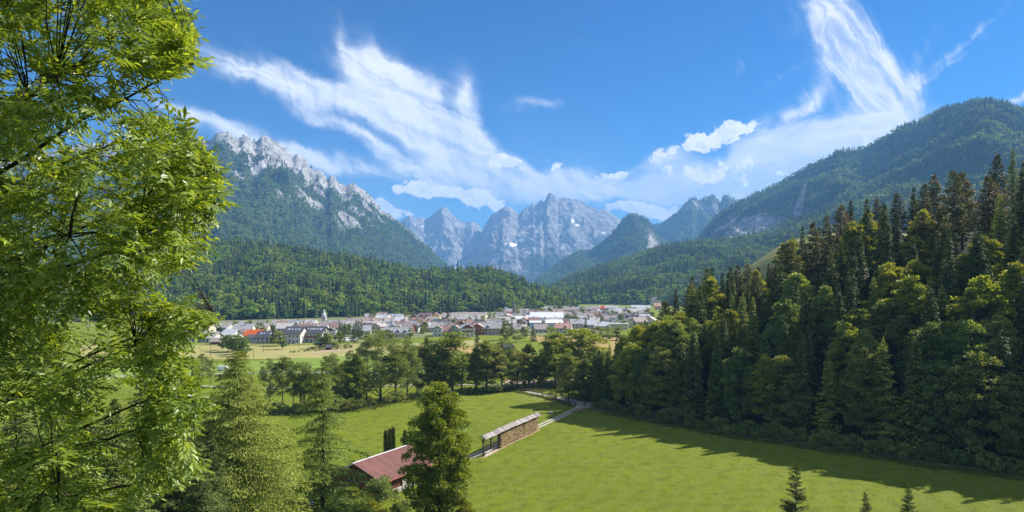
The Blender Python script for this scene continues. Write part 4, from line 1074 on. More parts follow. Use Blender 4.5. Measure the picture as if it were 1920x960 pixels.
# sheds of the works, flat white roofs
H_(976, 593.5, 26, 8.5, 'white', 'sky', rz=0, depth=26, pitch=12, label='white roofed works building left of the big hall', name='factory_hall', cat='hall', chim=0)
H_(997, 591.5, 22, 9, 'blue', 'white', rz=20, depth=24, pitch=10, label='blue grey sloping roof beside the big white hall', name='factory_hall', cat='hall', chim=0, win=0)
H_(1026, 586.5, 60, 12, 'white', 'sky', rz=-2, depth=44, pitch=14, sky=6, label='big white roofed hall with a row of roof lights', name='factory_hall', cat='hall', chim=0)
H_(1039, 600, 30, 8.5, 'silver', 'grey', rz=0, depth=20, pitch=16, label='silver roofed low hall in front of the big white hall', name='factory_hall', cat='hall', chim=0, win=0)
H_(1004, 602, 20, 7.5, 'silver', 'sky', rz=0, depth=14, pitch=12, label='small silver roofed building left of the low hall', chim=0)
H_(1079, 598, 31, 8.5, 'dark', 'grey', rz=4, depth=16, label='dark grey roof right of the low silver hall')
H_(1100, 600.5, 32, 8, 'white', 'white', rz=-10, depth=14, label='white roofed house left of the three white roofs', sky=3)
H_(1130, 603.5, 27, 7.6, 'white', 'white', rz=-8, depth=13, hipped=True, label='house with white hipped roof between two white roofed houses', sky=2)
H_(1161, 606.5, 33, 6.6, 'white', 'cream', rz=-4, depth=12, label='low white roofed house at the right end of the row', flat=True)
# far belt
H_(944, 579, 26, 9.5, 'grey', 'white', rz=-8, depth=16, pitch=36, label='steep grey roofed church nave beside the dark spire', name='church_nave', cat='church', win=0, chim=0, D=900)
H_(957, 585, 20, 8, 'scarlet', 'white', rz=-5, depth=11, label='bright red roof next to the dark church spire')
H_(1030, 584.5, 74, 9, 'taupe', 'white', rz=-1, depth=14, dormer=(-.4, -.2, 0, .2, .4), label='very long taupe roof behind the big white hall')
H_(1081, 579.5, 18, 9, 'pale', 'white', rz=0, flat=True, label='flat pale building with a window band above the poplars', depth=14)
H_(1098, 587.5, 25, 9, 'taupe', 'white', rz=-4, dormer=(-.2, .2), gcol='redbrown', label='taupe roof with red brown dormers behind the white roofs')
H_(1062, 586.5, 18, 9, 'taupe', 'cream', rz=6, dormer=(0,), label='small taupe roof at the end of the long taupe roof')
H_(1112, 574.5, 27, 9, 'taupe', 'white', rz=-3, label='grey brown hotel roof left of the scarlet roof', depth=16, dormer=(.3,))
H_(1130, 573.5, 13, 11, 'scarlet', 'white', rz=0, hipped=True, label='hotel wing with scarlet roof', depth=14)
H_(1148, 573, 22, 9, 'pale', 'white', rz=-5, label='whitish roof just right of the scarlet roof', depth=14)
H_(1166, 576, 28, 9, 'grey', 'white', rz=4, label='grey roof in the far row right of the scarlet roof', depth=14, dormer=(0,))
H_(1134, 584, 14, 10, 'plum', 'white', 'g', 6, 10, label='plum roofed gabled house under the scarlet roof')
H_(1202, 572.5, 34, 10, 'white', 'white', rz=-6, label='long white roofed hotel at the far right of the village', depth=18)
H_(1187, 579, 18, 9, 'pale', 'white', rz=8, label='pale roof at the left foot of the long white hotel')
H_(1186, 587.5, 31, 11, 'dark', 'white', rz=-4, depth=16, dormer=(-.3, 0, .3), label='white hotel with dark grey roof and many windows', sky=3)
H_(1206, 590, 26, 9.5, 'silver', 'white', rz=-18, label='white house with silver roof at the edge of the wood')
H_(1231, 557.5, 15, 12, 'grey', 'white', 'g', 10, 16, label='large chalet standing highest at the right end of the village', D=1120, gcol='wood')
H_(1234, 568.5, 12, 9, 'salmon', 'tan', 'e', -10, 12, label='tan house directly below the highest chalet', D=1000)
for o in COL.objects:
    if o.get('label', '').startswith('large chalet standing') : o.location.z = Z(557.5, o.location.y)-12
    if o.get('label', '').startswith('tan house directly') : o.location.z = Z(568.5, o.location.y)-9

# smaller houses that fill the band between those above
HF = [(o.location.x/o.location.y*FX+960, HZ+(H-9)*FX/o.location.y, o['label']) for o in COL.objects if o.get('category') in ('house', 'hall', 'garage')]
fr2 = random.Random(12); usedf = set()
for yt_ in (606, 602.5, 599, 595.5, 592, 588.5, 585, 582, 579, 576.5, 574):
    px_ = 380+fr2.uniform(0, 12)
    while px_ < 1222:
        lo = 599.5 if px_ < 620 else 596 if px_ < 690 else 587 if px_ < 935 else 574
        hi = 612 if px_ < 930 else 600
        w_ = fr2.uniform(16, 23)
        if lo <= yt_ <= hi and all(abs(q[0]-px_) > 13+w_*.25 or abs(q[1]-yt_) > 2.2 for q in HF):
            rc_ = fr2.choice(('taupe', 'taupe', 'grey', 'pale', 'dark', 'red', 'grey', 'silver', 'taupe')); wc_ = fr2.choice(('white', 'cream', 'white', 'stone', 'tan'))
            nb_ = sorted(HF, key=lambda q: abs(q[0]-px_)+2*abs(q[1]-yt_))
            lb_ = None
            for q in nb_[:8]:
                rel = ('left of' if px_ < q[0] else 'right of') if abs(px_-q[0]) > 10 else ('behind' if yt_ < q[1] else 'in front of')
                c_ = f'{rc_} roofed house {rel} the {q[2]}'
                if len(c_.split()) <= 16 and c_ not in usedf: lb_ = c_; break
            if lb_:
                usedf.add(lb_)
                H_(px_, yt_, w_, fr2.uniform(7.5, 9.5), rc_, wc_, fr2.choice('eeeg'), fr2.uniform(-25, 18), 12, label=lb_, win=0 if yt_ < 590 else 2, group='houses of the village')
                HF.append((px_, yt_, 'x '*20))
        px_ += fr2.uniform(15, 24)
print('houses', sum(1 for o in COL.objects if o.get('category') == 'house'))

# church towers
def tower(cx, yt, h, w, body, cap, label, D):
    x = X(cx, D); e = empty('church_tower', (x, D, gz(x, D))); tag(e, label, 'church tower')
    zt = Z(yt, D)-e.location.z; hb = zt*.56
    q = MB(); q.box((0, 0, hb/2), (w, w, hb)); q.box((0, 0, hb+.2), (w+.7, w+.7, .5)); q.build('wall', MATS['wall_'+body], e)
    for sx, sy in ((0, -1), (0, 1), (1, 0), (-1, 0)):
        q = MB(); q.box((sx*(w/2+.03), sy*(w/2+.03), hb*.82), (.1 if sx else w*.34, .1 if sy else w*.34, hb*.16)); q.build('belfry_opening', MATS['window_glass'], e)
    k = 8; prof = [(w*.52, hb+.45), (w*.56, hb+w*.35), (w*.40, hb+w*.75), (w*.22, hb+w*1.05), (w*.27, hb+w*1.35), (w*.2, hb+w*1.7), (w*.06, hb+(zt-hb)*.72), (.04, zt)]
    q = MB(); q.tube([(0, 0, z) for _, z in prof], np.array([r for r, _ in prof]), k); rf = q.build('spire', MATS['roof_'+cap], e)
    q = MB(); q.bar((0, 0, zt), (0, 0, zt+1.6), .12); q.bar((-.5, 0, zt+1.0), (.5, 0, zt+1.0), .12); q.build('cross', MATS['metal_grey'], rf)
tower(607.5, 583.5, 22, 5.0, 'white', 'silver', 'slim white church tower before the wooded hill', 800)
tower(963.5, 561, 30, 5.2, 'stone', 'dark', 'stone church tower with dark onion spire before the forest', 905)

# small sheds and poles out in the fields
H_(953, 637.5, 18, 4.2, 'dark', 'darkwood', 'e', -28, 6, label='dark open hay hut in the field beyond the tree line', name='hay_hut', cat='hut', win=0, chim=0, D=452, group='field huts')
H_(617, 653, 9, 3.2, 'dark', 'darkwood', 'e', -10, 4, label='tiny dark hut by the gravel patch in the hay field', name='hay_hut', cat='hut', win=0, chim=0, D=462, group='field huts')
def pole(px, pb, pt_, label):
    x, y, z = floor_pt(px, pb); z = gz(x, y); hp = Z(pt_, y)-z
    e = empty('utility_pole', (x, y, z)); tag(e, label, 'utility pole', 'wooden utility poles in the hay field')
    q = MB(); q.tube([(0, 0, -.5), (0, 0, hp)], [.16, .10], 6); q.build('post', MATS['timber'], e)
    q = MB(); q.bar((-.7, 0, hp-.5), (.7, 0, hp-.5), .12); q.build('crossarm', MATS['timber'], e)
pole(395, 668, 645, 'wooden pole nearest the ash branches in the hay field')
pole(475.5, 671, 652, 'wooden pole standing lowest in the hay field')
pole(494, 660, 640, 'wooden pole in front of the slate roofed house')
pole(407, 697, 679, 'wooden pole by the green field left of the larch')
# parked cars on the pale lot
def car_mesh(col):
    a = MB(); a.prism([(-2.1, .3), (2.1, .3), (2.15, .8), (1.25, .95), (.6, 1.42), (-1.0, 1.42), (-1.75, .95), (-2.15, .85)], -.86, .86, 1)
    g = MB(); g.prism([(1.08, .97), (.56, 1.36), (-.95, 1.36), (-1.55, .97)], -.88, .88, 1)
    w = MB()
    for sx in (-1.3, 1.3): w.prism([(sx+.33*math.cos(i*.785), .33+.33*math.sin(i*.785)) for i in range(8)], -.9, .9, 1)
    return a.mesh('body', MATS[col]), g.mesh('windows', MATS['window_glass']), w.mesh('wheels', MATS['dark_timber'])
mat('car_white', (.8, .8, .8), .3, .5, .02); mat('car_dark', (.03, .035, .05), .3, .5, .1); mat('car_silver', (.45, .47, .5), .3, .5, .1)
CARS = {c: car_mesh(c) for c in ('car_white', 'car_dark', 'car_silver')}
for i, (px, py, c, rz, lb) in enumerate(((626, 637, 'car_dark', 5, 'dark car parked on the pale lot beside the twin house'), (638, 636, 'car_dark', 8, 'dark car in the middle of the pale lot'), (644.5, 636.5, 'car_silver', 4, 'silver car in the middle of the pale lot'),
                                      (657, 636.5, 'car_silver', 0, 'silver car near the right end of the pale lot'), (663, 636, 'car_dark', 0, 'dark car, last on the right of the pale lot'), (476, 640.5, 'car_white', 4, 'white car before the garage under the orange roof'),
                                      (606, 640, 'car_dark', 0, 'dark car at the right foot of the twin house'))):
    x, y, _ = floor_pt(px, py); e = empty('parked_car', (x, y, gz(x, y)+.3), R(rz)); tag(e, lb, 'car', 'cars parked at the village edge')
    for n_, m_ in zip(('body', 'windows', 'wheels'), CARS[c]): add(n_, m_, e)
# white delivery vehicle on the road, seen left of the larch
x, y = X(419, 345), 345; e = empty('white_van', (x, y, gz(x, y)), R(4)); tag(e, 'white van on the valley road just left of the larch', 'van')
q = MB(); q.prism([(-2.6, .4), (2.6, .4), (2.6, 1.2), (1.9, 2.3), (1.6, 2.5), (-2.6, 2.5)], -1, 1, 1); q.build('body', MATS['car_white'], e)
q = MB(); q.prism([(2.5, 1.3), (1.95, 2.2), (1.2, 2.2), (1.2, 1.3)], -1.02, 1.02, 1); q.build('windscreen', MATS['window_glass'], e)
for sx in (-1.7, 1.7):
    q = MB(); q.prism([(sx+.4*math.cos(i*.785), .4+.4*math.sin(i*.785)) for i in range(8)], -1.03, 1.03, 1); q.build('wheel', MATS['dark_timber'], e)

# village trees
vr = random.Random(3)
VT = [ # px, top y, base D guess via height, kind, w
 (510, 606, 's'), (637, 603, 's'), (641, 606, 's'), (646, 604, 's'), (651, 607, 'l'), (668, 601, 's'), (672, 605, 's'), (677, 606, 's'), (664, 606, 's'), (612, 614, 's'), (524, 622, 'l'), (612, 625, 'l'), (620, 626, 'l'), (634, 622, 'l'), (493, 612, 'l'), (448, 618, 's'),
 (488, 604, 'l'), (513, 610, 's'), (445, 628, 'l'), (436, 630, 'l'), (428, 628, 'l'), (452, 632, 'l'), (458, 634, 'l'), (418, 630, 'l'), (530, 628, 'l'), (600, 628, 'l'),
 (700, 581, 'l'), (745, 577, 'l'), (757, 575, 'l'), (785, 600, 'l'), (795, 603, 'l'), (804, 598, 'l'), (792, 611, 'l'), (770, 616, 'l'), (875, 592, 'l'), (881, 594, 'l'), (893, 590, 's'), (905, 592, 'l'), (917, 594, 'l'), (926, 590, 'l'), (934, 596, 'l'),
 (944, 598, 'l'), (951, 605, 'l'), (945, 612, 'l'), (955, 616, 'l'), (960, 600, 's'), (970, 574, 'l'), (985, 583, 'l'), (1000, 611, 's'), (1030, 612, 'l'), (1037, 614, 'l'), (1063, 591, 'l'), (1072, 593, 'l'), (1078, 592, 'l'), (1084, 594, 'l'), (1092, 578, 'l'),
 (1112, 584, 'l'), (1118, 586, 's'), (1124, 584, 's'), (1128, 590, 's'), (1148, 581, 'l'), (1156, 584, 'l'), (1143, 588, 'l'), (1164, 588, 'l'), (1098, 595, 's'), (1070, 570, 'l'), (1040, 574, 'l'), (1030, 576, 'l'), (1052, 573, 'l'), (1178, 581, 'l'), (1216, 578, 'l'), (1222, 584, 'l'), (1212, 580, 'l'),
 (1120, 612, 'l'), (1130, 614, 'l'), (1140, 613, 'l'), (1150, 615, 'l'), (1110, 616, 'l'), (1160, 612, 'l'), (1090, 614, 'l'), (918, 582, 's'), (936, 578, 'l'), (962, 594, 'l'), (846, 598, 'l'), (730, 618, 'l'), (716, 620, 'l'), (690, 622, 'l'), (1170, 600, 'l'), (895, 620, 's'), (984, 612, 'l'), (968, 618, 'l'),
 (560, 598, 'l'), (500, 600, 'l'), (470, 601, 'l'), (440, 602, 'l'), (410, 606, 'l'), (1005, 578, 's'), (1016, 577, 'l'), (655, 590, 'l'), (760, 582, 'l'), (840, 580, 's'), (1195, 584, 's')]
VN = {'s': 'dark spruce', 'l': 'round leafy tree'}
HL = [(o.location.x, o.location.y, o['label']) for o in COL.objects if o.get('category') in ('house', 'hall', 'church tower', 'garage')]
_used = set()
def near_house(k, x, y):
    c = sorted(HL, key=lambda q: ((q[0]-x)**2+((q[1]-y)*.5)**2))
    kd = 'dark spruce' if k == 's' else 'leafy tree'
    for hx, hy, hl in c[:22]:
        dx, dy = x/y*1280-hx/hy*1280, y-hy
        rels = ['left of' if dx < 0 else 'right of', 'in front of' if dy < 0 else 'behind']
        if abs(dx) < 9: rels = rels[::-1]
        for rel in rels:
            lb = f'{kd} {rel} the {hl}'
            if len(lb.split()) <= 16 and lb not in _used: _used.add(lb); return lb
    return f'{kd} among the houses'
seq = sorted(range(len(VT)), key=lambda i: VT[i][0]); c_s = c_l = 0
for i in seq:
    px, yt, k = VT[i]
    hh = vr.uniform(11, 15) if k == 's' else vr.uniform(8, 11.5)
    if yt < 582: hh += 3
    D = (H-hh)*FX/(yt-HZ)
    if D > 1400: D = 1400; hh = Z(yt, D)
    x = X(px, D); zg = gz(x, D)
    tree('village_spruce' if k == 's' else 'village_tree', vr.randint(0, 2), (x, D, zg), hh, vr.uniform(.95, 1.35), label=near_house(k, x, D), group='trees between the village houses', rnd=vr)

# ---------------------------------------------------------------- tree line across the middle
ML = [ # px base, base y, top y, kind, var, width factor, label
 (505, 762, 668, 'willow', 1, .62, 'broad grey green willow, first in the tree line right of the big larch'),
 (531, 760, 668, 'slim_tree', 0, .8, 'slim bare stemmed tree right of the first willow'),
 (549, 764, 690, 'slim_tree', 1, .8, 'thin pale birch between the willow and the narrow larch'),
 (563, 762, 676, 'slim_tree', 2, 1.0, 'tallest thin birch left of the narrow larch'),
 (572, 765, 688, 'slim_tree', 0, .8, 'thin birch close to the narrow larch'),
 (590, 764, 690, 'slim_tree', 1, 1.0, 'grey green birch behind the narrow larch top'),
 (628, 766, 660, 'willow', 1, .62, 'tall dark willow right of the narrow larch'),
 (648, 764, 672, 'maple', 0, .68, 'dense dark green tree with layered crown right of the narrow larch'),
 (668, 762, 660, 'beech', 1, .72, 'dark green tree left of the tall willow poplar'),
 (688, 757, 640, 'willow', 0, .62, 'left stem of the tall willow poplar pair'),
 (714, 753, 617, 'willow', 0, .78, 'tallest willow poplar with thick dark trunk in the tree line'),
 (742, 749, 648, 'slim_tree', 1, 1.3, 'slender light tree between the two tall poplars'),
 (763, 746, 624, 'willow', 1, .60, 'second tallest poplar with a bare dark trunk'),
 (790, 742, 640, 'beech', 0, .72, 'round dark tree behind the left edge of the linden'),
 (812, 740, 634, 'willow', 1, .8, 'grey green crown rising behind the linden top'),
 (836, 738, 655, 'beech', 2, .8, 'dark tree directly right of the linden top'),
 (850, 738, 620, 'slim_tree', 0, 1.3, 'narrow dark poplar standing above the crowns right of the linden'),
 (866, 736, 662, 'willow', 0, .8, 'pale willow crown right of the narrow dark poplar'),
 (892, 735, 650, 'maple', 1, .62, 'small tree left of the layered dark maple'),
 (912, 733, 632, 'beech', 3, .95, 'big layered dark maple in the middle of the tree line'),
 (941, 730, 630, 'willow', 1, .72, 'silvery tall willow right of the layered maple'),
 (970, 726, 645, 'round_tree', 0, .72, 'round dark tree at the start of the fenced lane'),
 (992, 723, 642, 'beech', 1, .8, 'tall rounded tree above the fenced lane'),
 (1014, 722, 664, 'round_tree', 1, .85, 'short broad tree left of the two big lindens'),
 (1041, 724, 620, 'round_tree', 1, .86, 'left one of the two big yellow green lindens'),
 (1066, 722, 640, 'beech', 0, .7, 'darker tree wedged between the two big lindens'),
 (1092, 719, 611, 'round_tree', 1, 1.04, 'right one of the two big yellow green lindens, the broadest'),
 (1112, 722, 645, 'beech', 2, .62, 'dark tree between the big linden and the wood'),
 (1128, 742, 668, 'beech', 3, .8, 'dark tree at the left tip of the wood'),
 (1118, 750, 690, 'maple', 1, .8, 'small dark tree at the left tip of the wood above the lane'),
]
mr = random.Random(8)
for (px, pb, pt_, k, v, wf, lb) in ML:
    x, y, z = gpt(px, pb); hh = Z(pt_, y)-z
    tree(k, v, (x, y, z-.1), hh*1.04, wf*1.5, label=lb, group='trees of the line across the valley', rnd=mr)
# further trees behind the line, along the road
for i, (px, D, hh, k, w) in enumerate(((380, 318, 12, 'willow', 1), (395, 300, 12, 'slim_tree', 1), (610, 315, 12, 'slim_tree', 1.3), (622, 330, 12, 'willow', .9), (655, 320, 14, 'willow', .8), (735, 320, 15, 'slim_tree', 1.2), (775, 322, 16, 'willow', .9),
                                       (800, 330, 19, 'maple', .9), (822, 325, 17, 'willow', 1.), (838, 318, 14, 'beech', 1.), (860, 330, 13, 'willow', 1.), (884, 320, 12, 'birch', 1), (930, 322, 14, 'beech', .8), (958, 330, 13, 'maple', 1.), (1030, 330, 15, 'beech', .9),
                                       (1075, 335, 15, 'maple', .9), (520, 318, 8, 'willow', 1.2), (575, 322, 8, 'willow', 1.4), (545, 326, 8, 'beech', 1.2))):
    x, y = X(px, D), D
    tree('slim_tree' if k == 'birch' else k, i, (x, y, gz(x, y)-.1), hh, w, label=f'smaller {"birch" if k in ("birch", "slim_tree") else "broadleaf tree"} by the valley road, {ORD[i]} from the left' if False else None, group='smaller trees along the valley road', rnd=mr)
rt = sorted([o for o in COL.objects if o.get('group') == 'smaller trees along the valley road'], key=lambda o: o.location.x/o.location.y)
for i, o in enumerate(rt): tag(o, f'smaller tree behind the tree line by the valley road, {ORD[i]} from the left', 'tree')
# bushes under the line and along the lane
BU = [(500, 775, 3.5), (515, 772, 3), (528, 773, 3.6), (541, 776, 2.6), (557, 775, 3.3), (570, 775, 4.2), (583, 774, 4.6), (640, 772, 3.3), (655, 770, 4.0), (667, 768, 3.5), (678, 766, 3.0), (694, 762, 3.2), (728, 757, 3), (744, 753, 4), (752, 751, 3.5), (773, 749, 2.6), (790, 748, 4), (868, 742, 3.3), (880, 740, 3.2), (893, 739, 3.2),
      (905, 738, 3), (920, 737, 3), (935, 736, 3.3), (948, 733, 3.5), (958, 731, 3.6), (970, 729.5, 2.4), (985, 727, 3), (1000, 726, 3.4), (1014, 726, 4), (1026, 727, 3.6), (1040, 729, 4), (1052, 728, 3.4), (1065, 727, 3.2), (1080, 725, 3.5), (1096, 724, 3.2), (1108, 726, 3.2),
      (1037, 749, 2.6), (1119, 766, 2.4), (1128, 769, 2.0), (1140, 771, 2.6), (1185, 783, 3.2), (1260, 800, 3), (1300, 806, 3.2), (1345, 812, 2.2), (1375, 824, 3.6), (1410, 826, 3), (1470, 838, 3.4), (1560, 850, 3), (1640, 862, 3.4), (1720, 872, 3.2), (1830, 888, 3), (1440, 830, 4.2), (1600, 856, 4.5), (1230, 792, 4)]
BU = [b for b in BU if b[0] < 1112]+[(px_, float(np.interp(px_, [1112, 1230, 1350, 1500, 1700, 1930], [766, 789, 811, 832, 862, 894]))+(i_ % 3-1)*1.5, 2.4+((i_*37) % 11)*.26) for i_, px_ in enumerate(range(1116, 1920, 18))]
for i, (px, pb, hh) in enumerate(sorted(BU)):
    x, y, z = gpt(px, pb)
    tree('bush', mr.randint(0, 2), (x, y, z), hh, mr.uniform(.8, 1.25), label=f'{"low leafy bush under the tree line" if px < 1110 else "low bush at the shaded foot of the right wood"}, {ORD[sum(1 for q in BU if (q[0] < 1110) == (px < 1110) and q[0] < px)]} from the left', cat='bush', group='bushes along the tree line and the wood', rnd=mr)
# undergrowth: nobody could count it
def weeds(name, label, pts, n, hgt, w, seed, m='weed_leaf'):
    rs = np.random.RandomState(seed); P = np.array(pts, float)
    L = np.r_[0, np.cumsum(np.linalg.norm(np.diff(P, axis=0), axis=1))]
    q = rs.rand(n)*L[-1]; x = np.interp(q, L, P[:, 0])+rs.randn(n)*w*.5; y = np.interp(q, L, P[:, 1])+rs.randn(n)*w*.5
    dn = fbm(x/4, y/4, 3, seed+3)
    k = dn > -.25; x, y, dn = x[k], y[k], dn[k]
    z = ground_z(x, y)
    m_ = 3
    x, y, z, dn = [np.repeat(a, m_) for a in (x, y, z, dn)]
    A = unit(rs.randn(len(x), 3)*[.8, .8, .3]+[0, 0, 1.]); hh = hgt*(.5+.8*rs.rand(len(x)))*(.7+dn)
    V, F = leaves(np.c_[x+rs.randn(len(x))*.2, y+rs.randn(len(x))*.2, z-.05], A, rs.randn(len(x), 3), hh, hh*.5, rs)
    o = add(name, mesh_np(name, V, F, MATS[m], False, {'tint': np.repeat(rs.rand(len(x)), 4)})); tag(o, label=label, kind='stuff')
weeds('undergrowth', 'tall weeds growing at the foot of the tree line', [gpt(*q)[:2] for q in ((480, 776), (560, 777), (650, 772), (760, 751), (880, 741), (960, 731), (1110, 727))], 5200, .9, 3.4, 1)
weeds('undergrowth', 'weeds and saplings along the edge of the right wood', [gpt(*q)[:2] for q in ((1112, 768), (1230, 793), (1350, 815), (1500, 838), (1700, 868), (1930, 900))], 6000, .8, 2.6, 2)
weeds('undergrowth', 'rough grass along the fenced lane', [gpt(*q)[:2] for q in ((955, 733), (1000, 742), (1040, 751), (1075, 762))], 1500, .5, 1.6, 3)

# scrub on the scar in the hay field
for i, (px, pb, hh, kk) in enumerate(((545, 661, 1.3, 0), (552, 661.5, 1.6, 1), (560, 660.5, 1.1, 2), (572, 659.5, 1.2, 0), (579, 658.5, 2.2, 1), (587, 657, 2.6, 2), (592, 659, 1.2, 0), (600, 657.5, 1.3, 1), (621, 654, 4.6, 2), (633, 655, 3.6, 0), (650, 653.5, 3.4, 1), (658, 653, 2.2, 2))):
    x, y, z = gpt(px, pb)
    tree('bush', kk, (x, y, z), hh, 1.2, label=f'small shrub on the grassy scar in the hay field, {ORD[i]} from the left', cat='bush', group='shrubs on the scar in the hay field', rnd=mr)
# ---------------------------------------------------------------- fences
def fence(pts, label, sp_=3.0, hgt=1.25, rails=3, m='timber', lean=.03):
    P = np.array([p[:2] for p in pts], float)
    L = np.r_[0, np.cumsum(np.linalg.norm(np.diff(P, axis=0), axis=1))]; n = int(L[-1]/sp_)+1
    q = np.linspace(0, L[-1], n); S = np.c_[np.interp(q, L, P[:, 0]), np.interp(q, L, P[:, 1])]
    rr = random.Random(int(P[0, 0]*10))
    z = ground_z(S[:, 0], S[:, 1])
    e = empty('wooden_fence', (S[0, 0], S[0, 1], z[0])); tag(e, label, 'fence')
    T = np.c_[S, z]-[S[0, 0], S[0, 1], z[0]]
    for i in range(n):
        q_ = MB(); tp = T[i]+[rr.uniform(-lean, lean), rr.uniform(-lean, lean), hgt*rr.uniform(.95, 1.15)]
        q_.tube([T[i]-[0, 0, .4], tp], [.11, .09], 6); q_.build('post', MATS[m], e)
    for k in range(rails):
        q_ = MB(); zz = hgt*(.30+.28*k)
        for i in range(n-1):
            q_.bar(T[i]+[0, 0, zz+rr.uniform(-.04, .04)], T[i+1]+[0, 0, zz+rr.uniform(-.04, .04)], .06, .13)
        q_.build('rail', MATS[m], e)
    return e
fence([gpt(*q) for q in ((972, 730), (1000, 739), (1040, 748.5), (1073, 757.5))], 'wooden post and rail fence along the sunlit lane', 3.2, 1.5, 3)
fence([gpt(*q) for q in ((1089.5, 765), (1108, 766))], 'short wooden fence right of the gate opening', 3.0, 1.6, 3)
fence([gpt(*q) for q in ((1112, 770), (1230, 790), (1350, 812), (1500, 834), (1700, 864), (1930, 896))], 'long pale rail fence at the shaded foot of the wood', 3.6, 1.1, 2, 'timber')
x, y, z = gpt(1079, 762); q = MB(); q.tube([(0, 0, -.3), (0, 0, 1.3)], [.2, .16], 8); q.box((0, 0, 1.0), (.5, .3, .5))
tag(q.build('gate_post', MATS['dark_timber'], None, loc=(x, y, z)), 'short dark gate post standing in the lane opening', 'post')
# brush pile and pale stone
rs = np.random.RandomState(4)
x, y, z = gpt(1082, 772); q = MB()
for i in range(70):
    a = rs.rand(3)*[4.2, 2.0, 1.0]-[2.1, 1.0, 0]; a[2] *= max(0, 1-abs(a[0])/2.3); d = rs.randn(3)*[.8, .5, .2]
    q.tube([a, a+d*.5+[0, 0, .1], a+d], [.06, .05, .03], 5)
mat('brushwood', (.30, .17, .11), .9, .1, .4, 3)
tag(q.build('brush_pile', MATS['brushwood'], None, loc=(x, y, z), rz=.5), 'heap of reddish cut branches beside the lane junction', 'brush pile')
def stone(px, py, s, label):
    x, y, z = gpt(px, py); q = MB(); bm_ = []
    k = 9
    pr = [(0.75, -.15), (1.0, .1), (.9, .35), (.55, .55), (.1, .62)]
    q.tube([(0, 0, b*s) for _, b in pr], np.array([a*s for a, _ in pr]), k)
    for v in q.V: v += rs.randn(*v.shape)*.05*s
    mat_ = MATS.get('stone') or mat('stone', (.52, .48, .43), .9, .2, .2, 3, .4, .03)
    tag(q.build('boulder', mat_, None, True, loc=(x, y, z)), label, 'stone')
stone(1033, 774, .8, 'pale flat boulder lying in the meadow left of the lane')

